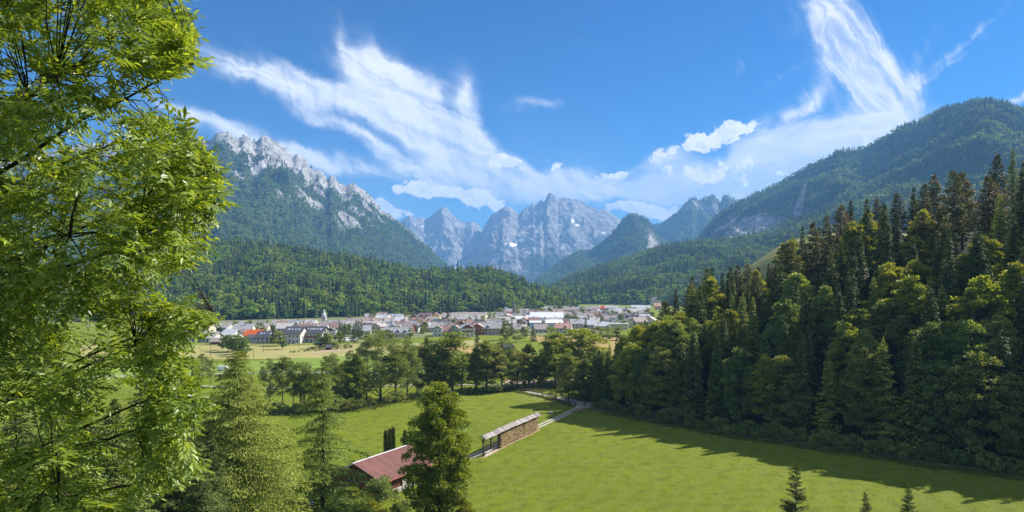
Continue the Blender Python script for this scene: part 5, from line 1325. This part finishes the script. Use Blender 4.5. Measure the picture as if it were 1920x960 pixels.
# ---------------------------------------------------------------- hayrack
def hayrack():
    A = np.array(gpt(906, 857)[:2]); B = np.array(gpt(1006.5, 807)[:2])
    L = np.linalg.norm(B-A); d = (B-A)/L; rz = math.atan2(d[1], d[0])
    zs = lambda u: gz(A[0]+d[0]*u, A[1]+d[1]*u)
    z0 = zs(0)
    e = empty('hayrack', (A[0], A[1], z0), rz); tag(e, 'long roofed wooden hayrack hung with brown hay beside the track', 'hayrack')
    g = lambda u: zs(u)-z0
    nb = 8; us = np.linspace(0, L, nb+1); hp = 4.5
    for u in us:
        q = MB(); q.bar((u, 0, g(u)-.3), (u, 0, g(u)+hp+.15), .30); q.build('post', MATS['dark_timber'], e)
    for i, zz in enumerate(np.linspace(.55, hp-.35, 8)):
        q = MB()
        for a, b in zip(us[:-1], us[1:]): q.bar((a+.16, .0, g(a)+zz), (b-.16, .0, g(b)+zz), .09, .12)
        q.build('rail', MATS['dark_timber'], e)
    # braces of the first posts
    q = MB()
    for u in us[:3]:
        for s in (-1, 1): q.bar((u, s*.18, g(u)+hp-.8), (u, s*.95, g(u)+hp+.02), .12)
    q.build('brace', MATS['dark_timber'], e)
    # board roof: rows of loose weathered boards on both slopes
    def slope(s, nm):
        q = MB(); u = -.7; rr = random.Random(5+s)
        while u < L+.7:
            w = rr.uniform(.20, .32); uu = min(max(u, 0), L); zz = g(uu)+hp; j = rr.uniform(-.06, .06); k = rr.uniform(.0, .05)
            sag = .10*math.sin(uu*.9)+.05*math.sin(uu*2.3)
            q.bar((u, s*(1.15+j), zz-.05+k+sag*.5), (u, -s*.06, zz+.80+k+sag*.5+rr.uniform(-.03, .08)), w*.98, .05)
            u += w
        o = q.build(nm, MATS['roof_board'], e)
    m, t, out = new_mat('roof_board')
    p = obj_co(t); sp = t.node('ShaderNodeSeparateXYZ'); t.l.new(p, sp.inputs[0])
    cell = t.node('ShaderNodeTexWhiteNoise', noise_dimensions='1D'); t.put(cell.inputs['W'], t.m('FLOOR', t.m('MULTIPLY', sp.outputs[0], 3.7)))
    c = t.ramp(cell.outputs[0], [(0, (.17, .15, .14)), (.5, (.32, .295, .28)), (1, (.48, .45, .43))])
    c = t.mix(t.m('MULTIPLY', t.sm(t.noise(p, 3, 4, .7), .45, .7), .4), c, (.20, .17, .15, 1))
    b = bsdf(t, c, .9, .1); t.l.new(b.outputs[0], out.inputs[0])
    slope(-1, 'roof_slope'); slope(1, 'roof_slope')
    q = MB(); q.bar((-.7, 0, g(0)+hp+1.22), (L+.7, 0, g(L)+hp+1.22), .0901, .09) if False else None
    # hay hanging over the rails
    r_ = np.random.RandomState(9)
    u0 = L*.262; n = 26000
    u = u0+r_.rand(n)*(L-u0-.15); side = np.where(r_.rand(n) < .62, -1, 1)
    zz = .22+r_.rand(n)*(hp-.55)
    gu = np.interp(u, us, [g(a) for a in us])
    bulge = .36+.13*perlin(u*1.1, zz*1.6, 31)+.08*np.sin(zz*11)
    P = np.c_[u, side*bulge*(.8+.25*r_.rand(n)), gu+zz]
    A_ = unit(np.c_[r_.randn(n)*.45, side*(.25+.3*r_.rand(n)), -1+0*u+r_.randn(n)*.2])
    V, F = leaves(P, A_, np.c_[r_.randn(n)*.4, side, r_.randn(n)*.4], .42*(.6+.8*r_.rand(n)), .10*(.6+.8*r_.rand(n)), r_)
    core = MB()
    for a, b in zip(us[:-1], us[1:]):
        a_ = max(a, u0)
        if b <= u0+.01: continue
        core.put([(a_, -.3, g(a_)+.25), (b, -.3, g(b)+.25), (b, .3, g(b)+.25), (a_, .3, g(a_)+.25), (a_, -.3, g(a_)+hp-.3), (b, -.3, g(b)+hp-.3), (b, .3, g(b)+hp-.3), (a_, .3, g(a_)+hp-.3)],
                 np.array([(3, 2, 1, 0), (4, 5, 6, 7), (0, 1, 5, 4), (1, 2, 6, 5), (2, 3, 7, 6), (3, 0, 4, 7)]))
    CV = np.concatenate(core.V); CF = np.concatenate(core.F[4])
    Vn = np.concatenate([V, CV]); Fn = np.concatenate([F, CF+len(V)])
    tint = np.r_[np.repeat(np.clip(.5+.6*perlin(u*.8, zz*2.2, 33)+.28*r_.randn(n), 0, 1), 4), np.full(len(CV), .1)]
    m, t, out = new_mat('dry_hay')
    at = t.node('ShaderNodeAttribute', attribute_name='tint')
    c = t.ramp(at.outputs['Fac'], [(0, (.17, .115, .06)), (.5, (.38, .275, .14)), (1, (.60, .46, .25))])
    b = bsdf(t, c, .95, .1); t.l.new(b.outputs[0], out.inputs[0])
    add('hay', mesh_np('hay', Vn, Fn, m, False, {'tint': tint}), e)
    # white crossed boards closing the foot of the first bay
    q = MB(); a, b = us[0]+.3, us[1]-.3; y_ = -.42
    for k in range(4):
        x0 = a+(b-a)*k/4; x1 = a+(b-a)*(k+1)/4
        lo, hi = g(x0)+.15, g(x1)+1.05
        q.bar((x0, y_, lo if k % 2 else hi), (x1, y_, hi if k % 2 else lo), .06, .15)
    q.bar((a, y_-.07, g(a)+.2), (b, y_-.07, g(b)+.2), .06, .14); q.bar((a, y_-.07, g(a)+1.0), (b, y_-.07, g(b)+1.0), .06, .14)
    q.build('lattice', MATS['white_board'], e)
mat('white_board', (.70, .69, .66), .8, .2, .12, 3)
hayrack()
# trodden strips either side of the rack
A_, B_ = np.array(gpt(906, 857)[:2]), np.array(gpt(1006.5, 807)[:2]); dd = (B_-A_)/np.linalg.norm(B_-A_); nn_ = np.array([dd[1], -dd[0]])
sheet('trodden_earth', ([A_-dd*1+nn_*.9, B_+dd*1+nn_*.9], [A_-dd*1-nn_*.5, B_+dd*1-nn_*.5]), 'bare_soil', .05, .9)

# ---------------------------------------------------------------- barn
def barn():
    ca = np.array([.472, .882]); az = math.atan2(ca[1], ca[0])
    rl = np.array([X(662, 138), 138.0])       # left end of the ridge
    L = 19.0; hw = 7.6; hr = 6.3; he = 3.35
    c = rl+ca*L/2
    zg = min(gz(*(c+ca*s*L/2)) for s in (-1, 1))
    e = empty('barn', (c[0], c[1], zg), az); tag(e, 'wooden barn with red ribbed metal roof between the larch and the linden', 'barn')
    ov = .9
    iw = hw-.9; il = L/2-.8
    k = (hr-he)/hw
    q = MB(); q.prism([(-iw, 1.0), (iw, 1.0), (iw, he+k*.9-.12), (0, hr-.14), (-iw, he+k*.9-.12)], -il, il, 0); q.build('wall', MATS['barn_wood'], e)
    q = MB()
    q.box((-il*.2, -iw-.004, .3), (il*1.55, .3, 1.4)); q.build('base_wall', MATS['barn_plinth'], e)
    q = MB(); q.box((0, 0, .3), (2*il-.2, 2*iw-.2, 1.5)); q.build('plinth', MATS['brick_red'], e)
    # grey and pale boards on the long side
    for x0, w, m_, lb in ((-1.0, 2.6, 'grey_board', 'grey weathered door'), (2.6, 2.3, 'white_board', 'pale boarded door')):
        q = MB(); q.box((x0, -iw-.2, 1.25), (w, .12, 2.3)); o = q.build('door', MATS[m_], e); o['label'] = lb
        q2 = MB(); q2.bar((x0-w/2+.1, -iw-.30, .3), (x0+w/2-.1, -iw-.30, 2.2), .06, .14); q2.build('brace', MATS[m_], o)
    q = MB(); q.box((5.6, -iw-.16, 1.1), (2.8, .1, 1.7)); q.build('brick_panel', MATS['brick_red'], e)
    q = MB(); q.box((-il-.04, .8, 2.0), (.1, 3.0, 2.9)); q.build('door', MATS['dark_timber'], e)
    # ribbed roof sheets
    for s in (-1, 1):
        n = int(L/.45)*6; u = np.linspace(-L/2, L/2, n+1); ph = (u/.45) % 1
        rib = np.where(ph < .30, .085, 0.0)
        V = []
        for v in (0, 1):
            yy = s*(hw*v+.02); z = hr-(hr-he)*v
            V.append(np.c_[u, np.full(n+1, yy), z+rib])
        for v in (0, 1):
            yy = s*(hw*v+.02); z = hr-(hr-he)*v-.07
            V.append(np.c_[u, np.full(n+1, yy), np.full(n+1, z)])
        V = np.concatenate(V); i = np.arange(n)
        F = np.concatenate([np.stack([i, i+1, i+n+2, i+n+1], -1)[:, ::-1 if s > 0 else 1], np.stack([i+2*(n+1), i+1+2*(n+1), i+n+2+2*(n+1), i+n+1+2*(n+1)], -1)])
        add('roof_sheet', mesh_np('roof_sheet', V, F, MATS['red_metal']), e)
    q = MB()
    q.bar((-L/2-.1, .22, hr+.10), (L/2+.1, .22, hr+.10), .55, .05)
    q.build('ridge_cap', MATS['pale_metal'], e)
    for sx in (-1, 1):
        for s in (-1, 1):
            q = MB(); q.bar((sx*(L/2+.05), s*.05, hr+.02), (sx*(L/2+.05), s*(hw+.05), he-.0), .08, .2); q.build('bargeboard', MATS['dark_timber' if s < 0 else 'pale_metal'], e)
    q = MB(); q.tube([(-L/2, -hw-.08, he-.02), (L/2, -hw-.08, he-.05)], [.08, .08], 6); q.build('gutter', MATS['brick_red'], e)
mat('barn_wood', (.105, .045, .024), .9, .1, .35, 2.5, .4, .02, (3, 3, .4))
mat('barn_plinth', (.45, .43, .40), .9, .1, .15, 1)
mat('brick_red', (.36, .12, .07), .9, .1, .2, 2)
mat('red_metal', (.25, .115, .09), .6, .35, .22, .7, stretch=(1.6, .5, 1))
mat('pale_metal', (.62, .57, .58), .55, .4, .1, 1)
barn()
# thujas behind the barn
PR['thuja'] = [conifer(401+i, 7, .62, wh=46, per=7, m=14, leaf=(.34, .16), base=.0, p=.22, irr=.12, up=.9, droop=.0, hang=-.9, matn='thuja_leaf', spread=.5, tr=.012) for i in range(2)]
for i, (px, yt, D, lb) in enumerate(((723, 811.5, 166, 'leftmost and shortest of three slim thujas behind the barn'), (731, 808.5, 166, 'middle one of three slim thujas behind the barn'), (737, 806.5, 167, 'rightmost of three slim thujas behind the barn'), (759, 811, 168, 'single slim thuja half hidden by the linden'))):
    x = X(px, D); z = gz(x, D); tree('thuja', i, (x, D, z), Z(yt, D)-z, .72, name='thuja', label=lb, cat='thuja', group='slim thujas behind the barn')
# blue drum and short fence by the narrow larch
x, y, z = gpt(583, 950); q = MB(); pr = [(.28, 0), (.32, .05), (.32, .35), (.34, .37), (.32, .4), (.32, .7), (.34, .72), (.32, .75), (.32, 1.0), (.26, 1.05)]
q.tube([(0, 0, b*1.25) for _, b in pr], np.array([a*1.3 for a, _ in pr]), 14)
mat('blue_plastic', (.03, .17, .45), .4, .5, .1, 2); tag(q.build('water_drum', MATS['blue_plastic'], None, True, loc=(x, y, z)), 'blue plastic drum by the fence beside the narrow larch', 'drum')
fence([gpt(550, 949), gpt(580, 951)], 'low dark fence beside the blue drum', 2.0, 1.0, 3, 'dark_timber')

# ---------------------------------------------------------------- trees on the slope below the camera
def near(kind, var, px, D, yt, w, label, cat='tree', name=None, rz=None):
    x = X(px, D); z = gz(x, D)
    return tree(kind, var, (x, D, z-.2), Z(yt, D)-z, w, rz=rz, name=name, label=label, cat=cat)
PR['near_larch'] = [conifer(501, 27, 8.2, wh=58, per=10, m=260, leaf=(.37, .135), base=.03, p=.72, irr=.45, up=.16, droop=.42, hang=.75, matn='larch_needles', barkn='bark', gaps=.06, spread=.34, tr=.0105, limbs=3, rnd=.9),
                    conifer(502, 26, 5.0, wh=46, per=7, m=210, leaf=(.33, .12), base=.06, p=.70, irr=.5, up=.10, droop=.34, hang=.7, matn='larch_needles', barkn='dark_bark', gaps=.24, spread=.28, tr=.013, limbs=1, rnd=.9, lobe=.12)]
PR['near_spruce'] = [conifer(511, 24, 4.6, wh=46, per=9, m=130, leaf=(.38, .17), irr=.3, p=.8, gaps=.05, tr=.012, lobe=.05, limbs=4, matn='spruce_needles', droop=.35)]
PR['young_spruce'] = [conifer(521+i, 10, 1.9, wh=22, per=8, m=110, leaf=(.26, .09), irr=.3, p=.95, up=.35, droop=.25, gaps=.1, hang=.1, spread=.26, tr=.012, limbs=1, matn='thuja_leaf', rnd=.9) for i in range(2)]
PR['near_linden'] = [broadleaf(531, 30, 5.3, zb=.0, ncl=290, per=260, leaf=.30, matn='linden_leaf', shape=.75, lobes=8, cl=.105, limbs=90, aspect=.8, tr=.012, barkn='dark_bark', flat=.8)]
PR['near_bush'] = [broadleaf(541+i, 9, rx, zb=.05, ncl=60, per=240, leaf=.24, matn=mm, shape=.6, lobes=5, cl=.17, limbs=40, aspect=.55, barkn='bark') for i, (rx, mm) in enumerate(((3.6, 'willow_leaf'), (3.2, 'linden_leaf'), (2.6, 'beech_leaf')))]
near('near_larch', 0, 446, 82, 650, 1.12, 'big bushy larch standing beside the ash branches', 'larch', 'larch_tree', 0.4)
near('near_larch', 1, 605, 92, 668, 1.2, 'narrow larch with a visible dark trunk left of the barn', 'larch', 'larch_tree', 2.2)
near('near_linden', 0, 821, 98, 683, .96, 'tall columnar linden standing alone right of the barn', 'linden', 'linden_tree', 1.0)
near('near_spruce', 0, 318, 70, 716, 1.15, 'dark spruce behind the ash branches left of the big larch', 'spruce', 'spruce_tree')
near('near_spruce', 0, 215, 58, 742, 1.25, 'dark spruce low behind the ash leaves', 'spruce', 'spruce_tree')
near('near_spruce', 0, 100, 66, 735, 1.2, 'dark spruce at the far left behind the ash leaves', 'spruce', 'spruce_tree')
near('near_spruce', 0, 372, 58, 850, 1.2, 'short dark spruce at the foot of the big larch', 'spruce', 'spruce_tree')
for px_, D_, yt_, w_, lb_ in ((268, 76, 705, 1.3, 'dark spruce close behind the lower right ash leaves'), (345, 66, 762, 1.5, 'short dark spruce just left of the big larch foot'), (150, 72, 715, 1.4, 'dark spruce behind the middle of the lower ash crown'), (35, 60, 745, 1.5, 'dark spruce at the lower left corner behind the ash'), (392, 74, 800, 1.3, 'low dark spruce in front of the big larch trunk')):
    near('near_spruce', 0, px_, D_, yt_, w_, lb_, 'spruce', 'spruce_tree')
near('pine', 0, 345, 84, 690, 1.0, 'brownish green pine between the ash and the big larch', 'pine', 'pine_tree')
near('near_bush', 0, 712, 112, 886, 1.0, 'grey green willow bush in front of the barn eaves', 'bush', 'large_shrub')
near('near_bush', 1, 655, 108, 905, 1.15, 'leafy bush at the left gable of the barn', 'bush', 'large_shrub')
near('near_bush', 2, 752, 108, 935, 1.0, 'dark low bush between the barn and the linden', 'bush', 'large_shrub')
near('near_bush', 1, 690, 100, 925, 1.1, 'dark green bush at the lower picture edge before the barn', 'bush', 'large_shrub')
near('near_bush', 0, 640, 100, 868+45, 1.0, 'yellowish bush between the narrow larch and the barn', 'bush', 'large_shrub')
near('near_bush', 2, 540, 88, 930, .9, 'dark bush between the two larches', 'bush', 'large_shrub')
near('near_bush', 1, 868, 96, 925, .7, 'leafy shoots around the foot of the linden', 'bush', 'large_shrub')
for px, yt, D, w, lb in ((690, 858, 160, 1.2, 'low bush showing over the left half of the barn ridge'), (703, 855, 161, 1.1, 'low bush between the barn ridge and the thujas')):
    x = X(px, D); tree('bush', 1, (x, D, gz(x, D)), Z(yt, D)-gz(x, D)-.2, w, label=lb, cat='bush')
near('young_spruce', 0, 1491, 60, 862, 1.0, 'young spruce top at the lower edge, tallest and leftmost of three', 'young spruce', 'young_spruce')
near('young_spruce', 1, 1624, 55, 918, .9, 'young spruce top at the lower edge, smallest of three', 'young spruce', 'young_spruce')
near('young_spruce', 1, 1703, 56, 904, .95, 'young spruce top at the lower edge, rightmost of three', 'young spruce', 'young_spruce', 2.5)

# ---------------------------------------------------------------- the ash in the foreground
def ash():
    rs = np.random.RandomState(77)
    bx, by = -8.2, 8.6; zb = gz(bx, by)
    e = empty('ash_tree', (bx, by, zb)); tag(e, 'near ash tree with feathery bright green leaves filling the left side', 'ash tree')
    org = np.array([bx, by, zb])
    # outline of the leafy mass as rows (height in the view -> right hand limit)
    lim = np.array([(-260, 330), (-60, 350), (0, 358), (50, 372), (95, 382), (120, 390), (135, 375), (148, 320), (158, 262), (185, 242), (200, 272), (212, 345), (222, 372), (232, 350), (248, 345), (262, 380), (300, 415),
                    (340, 432), (360, 444), (400, 425), (430, 405), (470, 408), (500, 372), (518, 330), (535, 298), (555, 285), (568, 310), (585, 410), (600, 430), (615, 405), (640, 372), (660, 365), (690, 372), (720, 395),
                    (760, 400), (790, 378), (830, 362), (860, 385), (885, 404), (905, 370), (930, 300), (960, 250), (1000, 260), (1200, 240)], float)
    tw = []
    def far_enough(p, L_, r): return all((p[0]-q[0])**2+(p[1]-q[1])**2 > r*r for q in L_)
    tries = 0
    # sprays on the outer margin first, then the body of the crown
    for y in np.arange(-240, 1180, 19):
        l = np.interp(y, lim[:, 0], lim[:, 1])
        tw.append((l-rs.uniform(42, 54), y+rs.uniform(-6, 6), rs.uniform(6.2, 8.0), 1))
        tw.append((l-rs.uniform(65, 95), y+rs.uniform(-6, 6), rs.uniform(6.0, 8.6), 1))
    for (lx, ly, n_) in ((372, 60, 9), (378, 100, 12), (350, 118, 8), (338, 222, 7), (405, 300, 10), (425, 350, 14), (405, 385, 10), (390, 455, 10), (412, 590, 12), (385, 600, 8), (360, 690, 8), (385, 745, 12), (350, 800, 8), (388, 872, 12), (360, 890, 8), (345, 330, 10), (350, 560, 6)):
        for _ in range(n_//2+2): tw.append((lx-rs.uniform(6, 85), ly+rs.randn()*24, rs.uniform(6.2, 7.8), 1))
    n_body = 1880
    while len(tw) < n_body:
        y = rs.uniform(-330, 1200); l = np.interp(y, lim[:, 0], lim[:, 1]); x = rs.uniform(-330, l-60)
        D = rs.uniform(5.6, 10.4)
        hole = fbm(np.array([x/95.]), np.array([y/70.]), 3, 55)[0]
        if hole < -.14 and rs.rand() < .8: continue
        if y < 420 and x < 260 and hole < .0 and rs.rand() < .5: continue
        if y > 690 and x > 175 and x < 330 and rs.rand() < .6: continue
        tw.append((x, y, D, 0))
    T = np.array([(X(a, D), D, Z(b, D)) for a, b, D, _ in tw])-org
    edge = np.array([w[3] for w in tw])
    # limbs: nested skeleton from the trunk
    trunk = MB(); tp = [(0, 0, -1.0), (.05, 0, 2.0), (-.05, .1, 5.0), (.1, .0, 8.0), (.2, .1, 11.5), (.1, 0, 15)]
    trunk.tube(tp, [.42, .36, .31, .25, .16, .05], 12)
    tp = np.array(tp)
    limbs = []
    tgt = np.array([(250, 60, 7.6), (330, 110, 7.0), (150, 20, 8.5), (300, 250, 8.0), (400, 330, 7.2), (280, 400, 7.0), (380, 440, 7.6), (200, 470, 6.6), (330, 560-60, 8.0), (390, 600, 7.2), (250, 620, 6.8), (330, 690, 7.4),
                    (370, 760, 7.0), (220, 800, 6.6), (340, 880, 7.2), (150, 900, 6.4), (100, 300, 9.0), (60, 600, 9.2), (60, 150, 6.4), (80, 760, 8.5), (200, 180, 9.4), (260, -120, 7.6), (100, -160, 8), (240, 1040, 7)])
    nodes = []; 
    for a, b, D in tgt:
        end = np.array([X(a, D), D, Z(b, D)])-org
        z0 = np.clip(end[2]-np.hypot(end[0], end[1])*rs.uniform(.25, .55), 1.5, 13)
        st = np.array([np.interp(z0, tp[:, 2], tp[:, 0]), np.interp(z0, tp[:, 2], tp[:, 1]), z0])
        u = np.linspace(0, 1, 12)[:, None]
        pth = st*(1-u)+end*u+np.array([0, 0, .55])*np.sin(u*math.pi)*rs.uniform(.2, 1)+np.cumsum(rs.randn(12, 3)*.035, axis=0)*u
        limbs.append((pth, np.linspace(.040, .007, 12)*rs.uniform(.75, 1.15)))
        nodes += [(p, len(limbs)) for p in pth[4:]]
    lb = MB()
    for pth, r in limbs: lb.tube(pth, r, 7)
    N = np.array([n[0] for n in nodes])
    dirs = []
    twg = MB()
    for i, t in enumerate(T):
        dd_ = np.linalg.norm(N-t, axis=1)+np.maximum(0, N[:, 0]-t[0])*1.5
        b = N[np.argmin(dd_)]
        mid = (b+t)/2+[0, 0, .06]+rs.randn(3)*.04
        if i % 2 == 0 or edge[i]: twg.tube([b, (b+mid)/2+rs.randn(3)*.02, mid, (mid+t)/2+rs.randn(3)*.015, t], [.007, .006, .005, .004, .002], 4)
        d = unit(t-b+np.array([.25, -.1, -.05])+rs.randn(3)*.15); dirs.append(d)
    dirs = np.array(dirs)
    # compound leaves
    PV = []; TI = []; RV = []
    for i in range(len(T)):
        nl = rs.randint(7, 12); ctint = rs.rand()*.4-.05
        for k in range(nl):
            back = rs.rand()*.34 if k else 0
            base = T[i]-dirs[i]*back+rs.randn(3)*.02
            out = unit(dirs[i]*rs.uniform(.35, 1.0)+rs.randn(3)*[.7, .6, .42]+[.15, 0, .10])
            L = rs.uniform(.15, .31); npair = rs.randint(4, 6)
            s = np.linspace(.22, 1, npair+1)
            droop = rs.uniform(-.08, .30)
            side = unit(np.cross(out, [0, 0, 1.])); upv = np.cross(side, out)
            roll = rs.uniform(-.6, .6); side = side*math.cos(roll)+upv*math.sin(roll); upv = np.cross(side, out)
            ctr = base+out*(s[:, None]*L)+np.array([0, 0, -1.])*(droop*L*(s**2))[:, None]
            te = ctr[-1]+org; tpx = 960+te[0]/te[1]*FX; tpy = HZ-(te[2]-H)/te[1]*FX
            if tpx > np.interp(tpy, lim[:, 0], lim[:, 1])+6 and rs.rand() < .93: continue
            RV.append((base, ctr[len(s)//2], ctr[-1]))
            tang = unit(out-np.array([0, 0, 1.])*(2*droop*s)[:, None]*.6)
            for sg in (-1, 1):
                A = unit(tang*.62+side*sg*.78+np.array([0, 0, -.22])+rs.randn(len(s), 3)*.12)[:-1]
                PV.append((ctr[:-1], A, np.tile(upv, (npair, 1))+rs.randn(npair, 3)*.28, np.full(npair, L*.34)*(.85+.3*rs.rand(npair))*np.interp(s[:-1], [.2, .5, 1], [.85, 1, .8])))
                TI.append(rs.rand(npair)*.3+rs.rand()*.35+ctint)
            PV.append((ctr[-1:], tang[-1:], upv[None]+rs.randn(1, 3)*.2, np.array([L*.36]))); TI.append(np.array([rs.rand()]))
    P = np.concatenate([q[0] for q in PV]); A = np.concatenate([q[1] for q in PV]); Nn = np.concatenate([q[2] for q in PV]); L = np.concatenate([q[3] for q in PV]); ti = np.clip(np.concatenate(TI), 0, 1)
    A = unit(A); B = unit(np.cross(Nn, A)); C = np.cross(A, B); Lc = L[:, None]; W = Lc*.37
    # each leaflet: two folded halves meeting at the midrib, pointed at both ends
    p0 = P; p1 = P+A*Lc*.5-C*Lc*.03; p2 = P+A*Lc-C*Lc*.10
    l1 = P+A*Lc*.28+B*W*.42+C*W*.12; l2 = P+A*Lc*.62+B*W*.45+C*W*.10; r1 = P+A*Lc*.28-B*W*.42+C*W*.12; r2 = P+A*Lc*.62-B*W*.45+C*W*.10
    V = np.stack([p0, l1, l2, p1, p2, r1, r2], 1).reshape(-1, 3); n = len(P); o = np.arange(n)[:, None]*7
    F = np.concatenate([o+np.array([[0, 3, 2, 1]]), o+np.array([[0, 5, 6, 3]])]); F3 = np.concatenate([o+np.array([[3, 4, 2]]), o+np.array([[3, 6, 4]])])
    print('ash leaflets', n)
    trunk.build('trunk', MATS['bark'], e, True); lb.build('limbs', MATS['dark_bark'], e, True)
    cr = add('crown', mesh_np('crown', V, [F, F3], MATS['ash_leaf'], False, {'tint': np.repeat(ti, 7)}), e)
    for (a, b, c) in RV[::1]:
        pass
    RA = np.array(RV); k = len(RA)
    d = unit(RA[:, 2]-RA[:, 0]); sx = unit(np.cross(d, [0, 0, 1.])); w = .0022
    VV = np.stack([RA[:, 0]-sx*w, RA[:, 0]+sx*w, RA[:, 1]+sx*w, RA[:, 1]-sx*w, RA[:, 2]-sx*w*.5, RA[:, 2]+sx*w*.5], 1).reshape(-1, 3); oo = np.arange(k)[:, None]*6
    add('leaf_stalks', mesh_np('leaf_stalks', VV, np.concatenate([oo+np.array([[0, 1, 2, 3]]), oo+np.array([[3, 2, 5, 4]])]), MATS['larch_stalk']), cr)
    twg.build('twigs', MATS['dark_bark'], e, True)
mat('larch_stalk', (.12, .15, .04), .7)
ash()

# ---------------------------------------------------------------- the air
def build_haze():
    m = bpy.data.materials.new('haze'); m.use_nodes = True; t = NT(m.node_tree); t.n.clear()
    out = t.node('ShaderNodeOutputMaterial'); v = t.node('ShaderNodeVolumePrincipled')
    v.inputs['Color'].default_value = (.21, .51, 1.0, 1); v.inputs['Density'].default_value = HAZE; v.inputs['Anisotropy'].default_value = .0
    t.l.new(v.outputs[0], out.inputs['Volume'])
    mb = MB(); mb.box((0, 1500, 1030-60), (31000, 31000, 2060))
    o = mb.build('haze', m); tag(o, kind='stuff')
    return o
HAZE = 8.4e-5
build_haze()
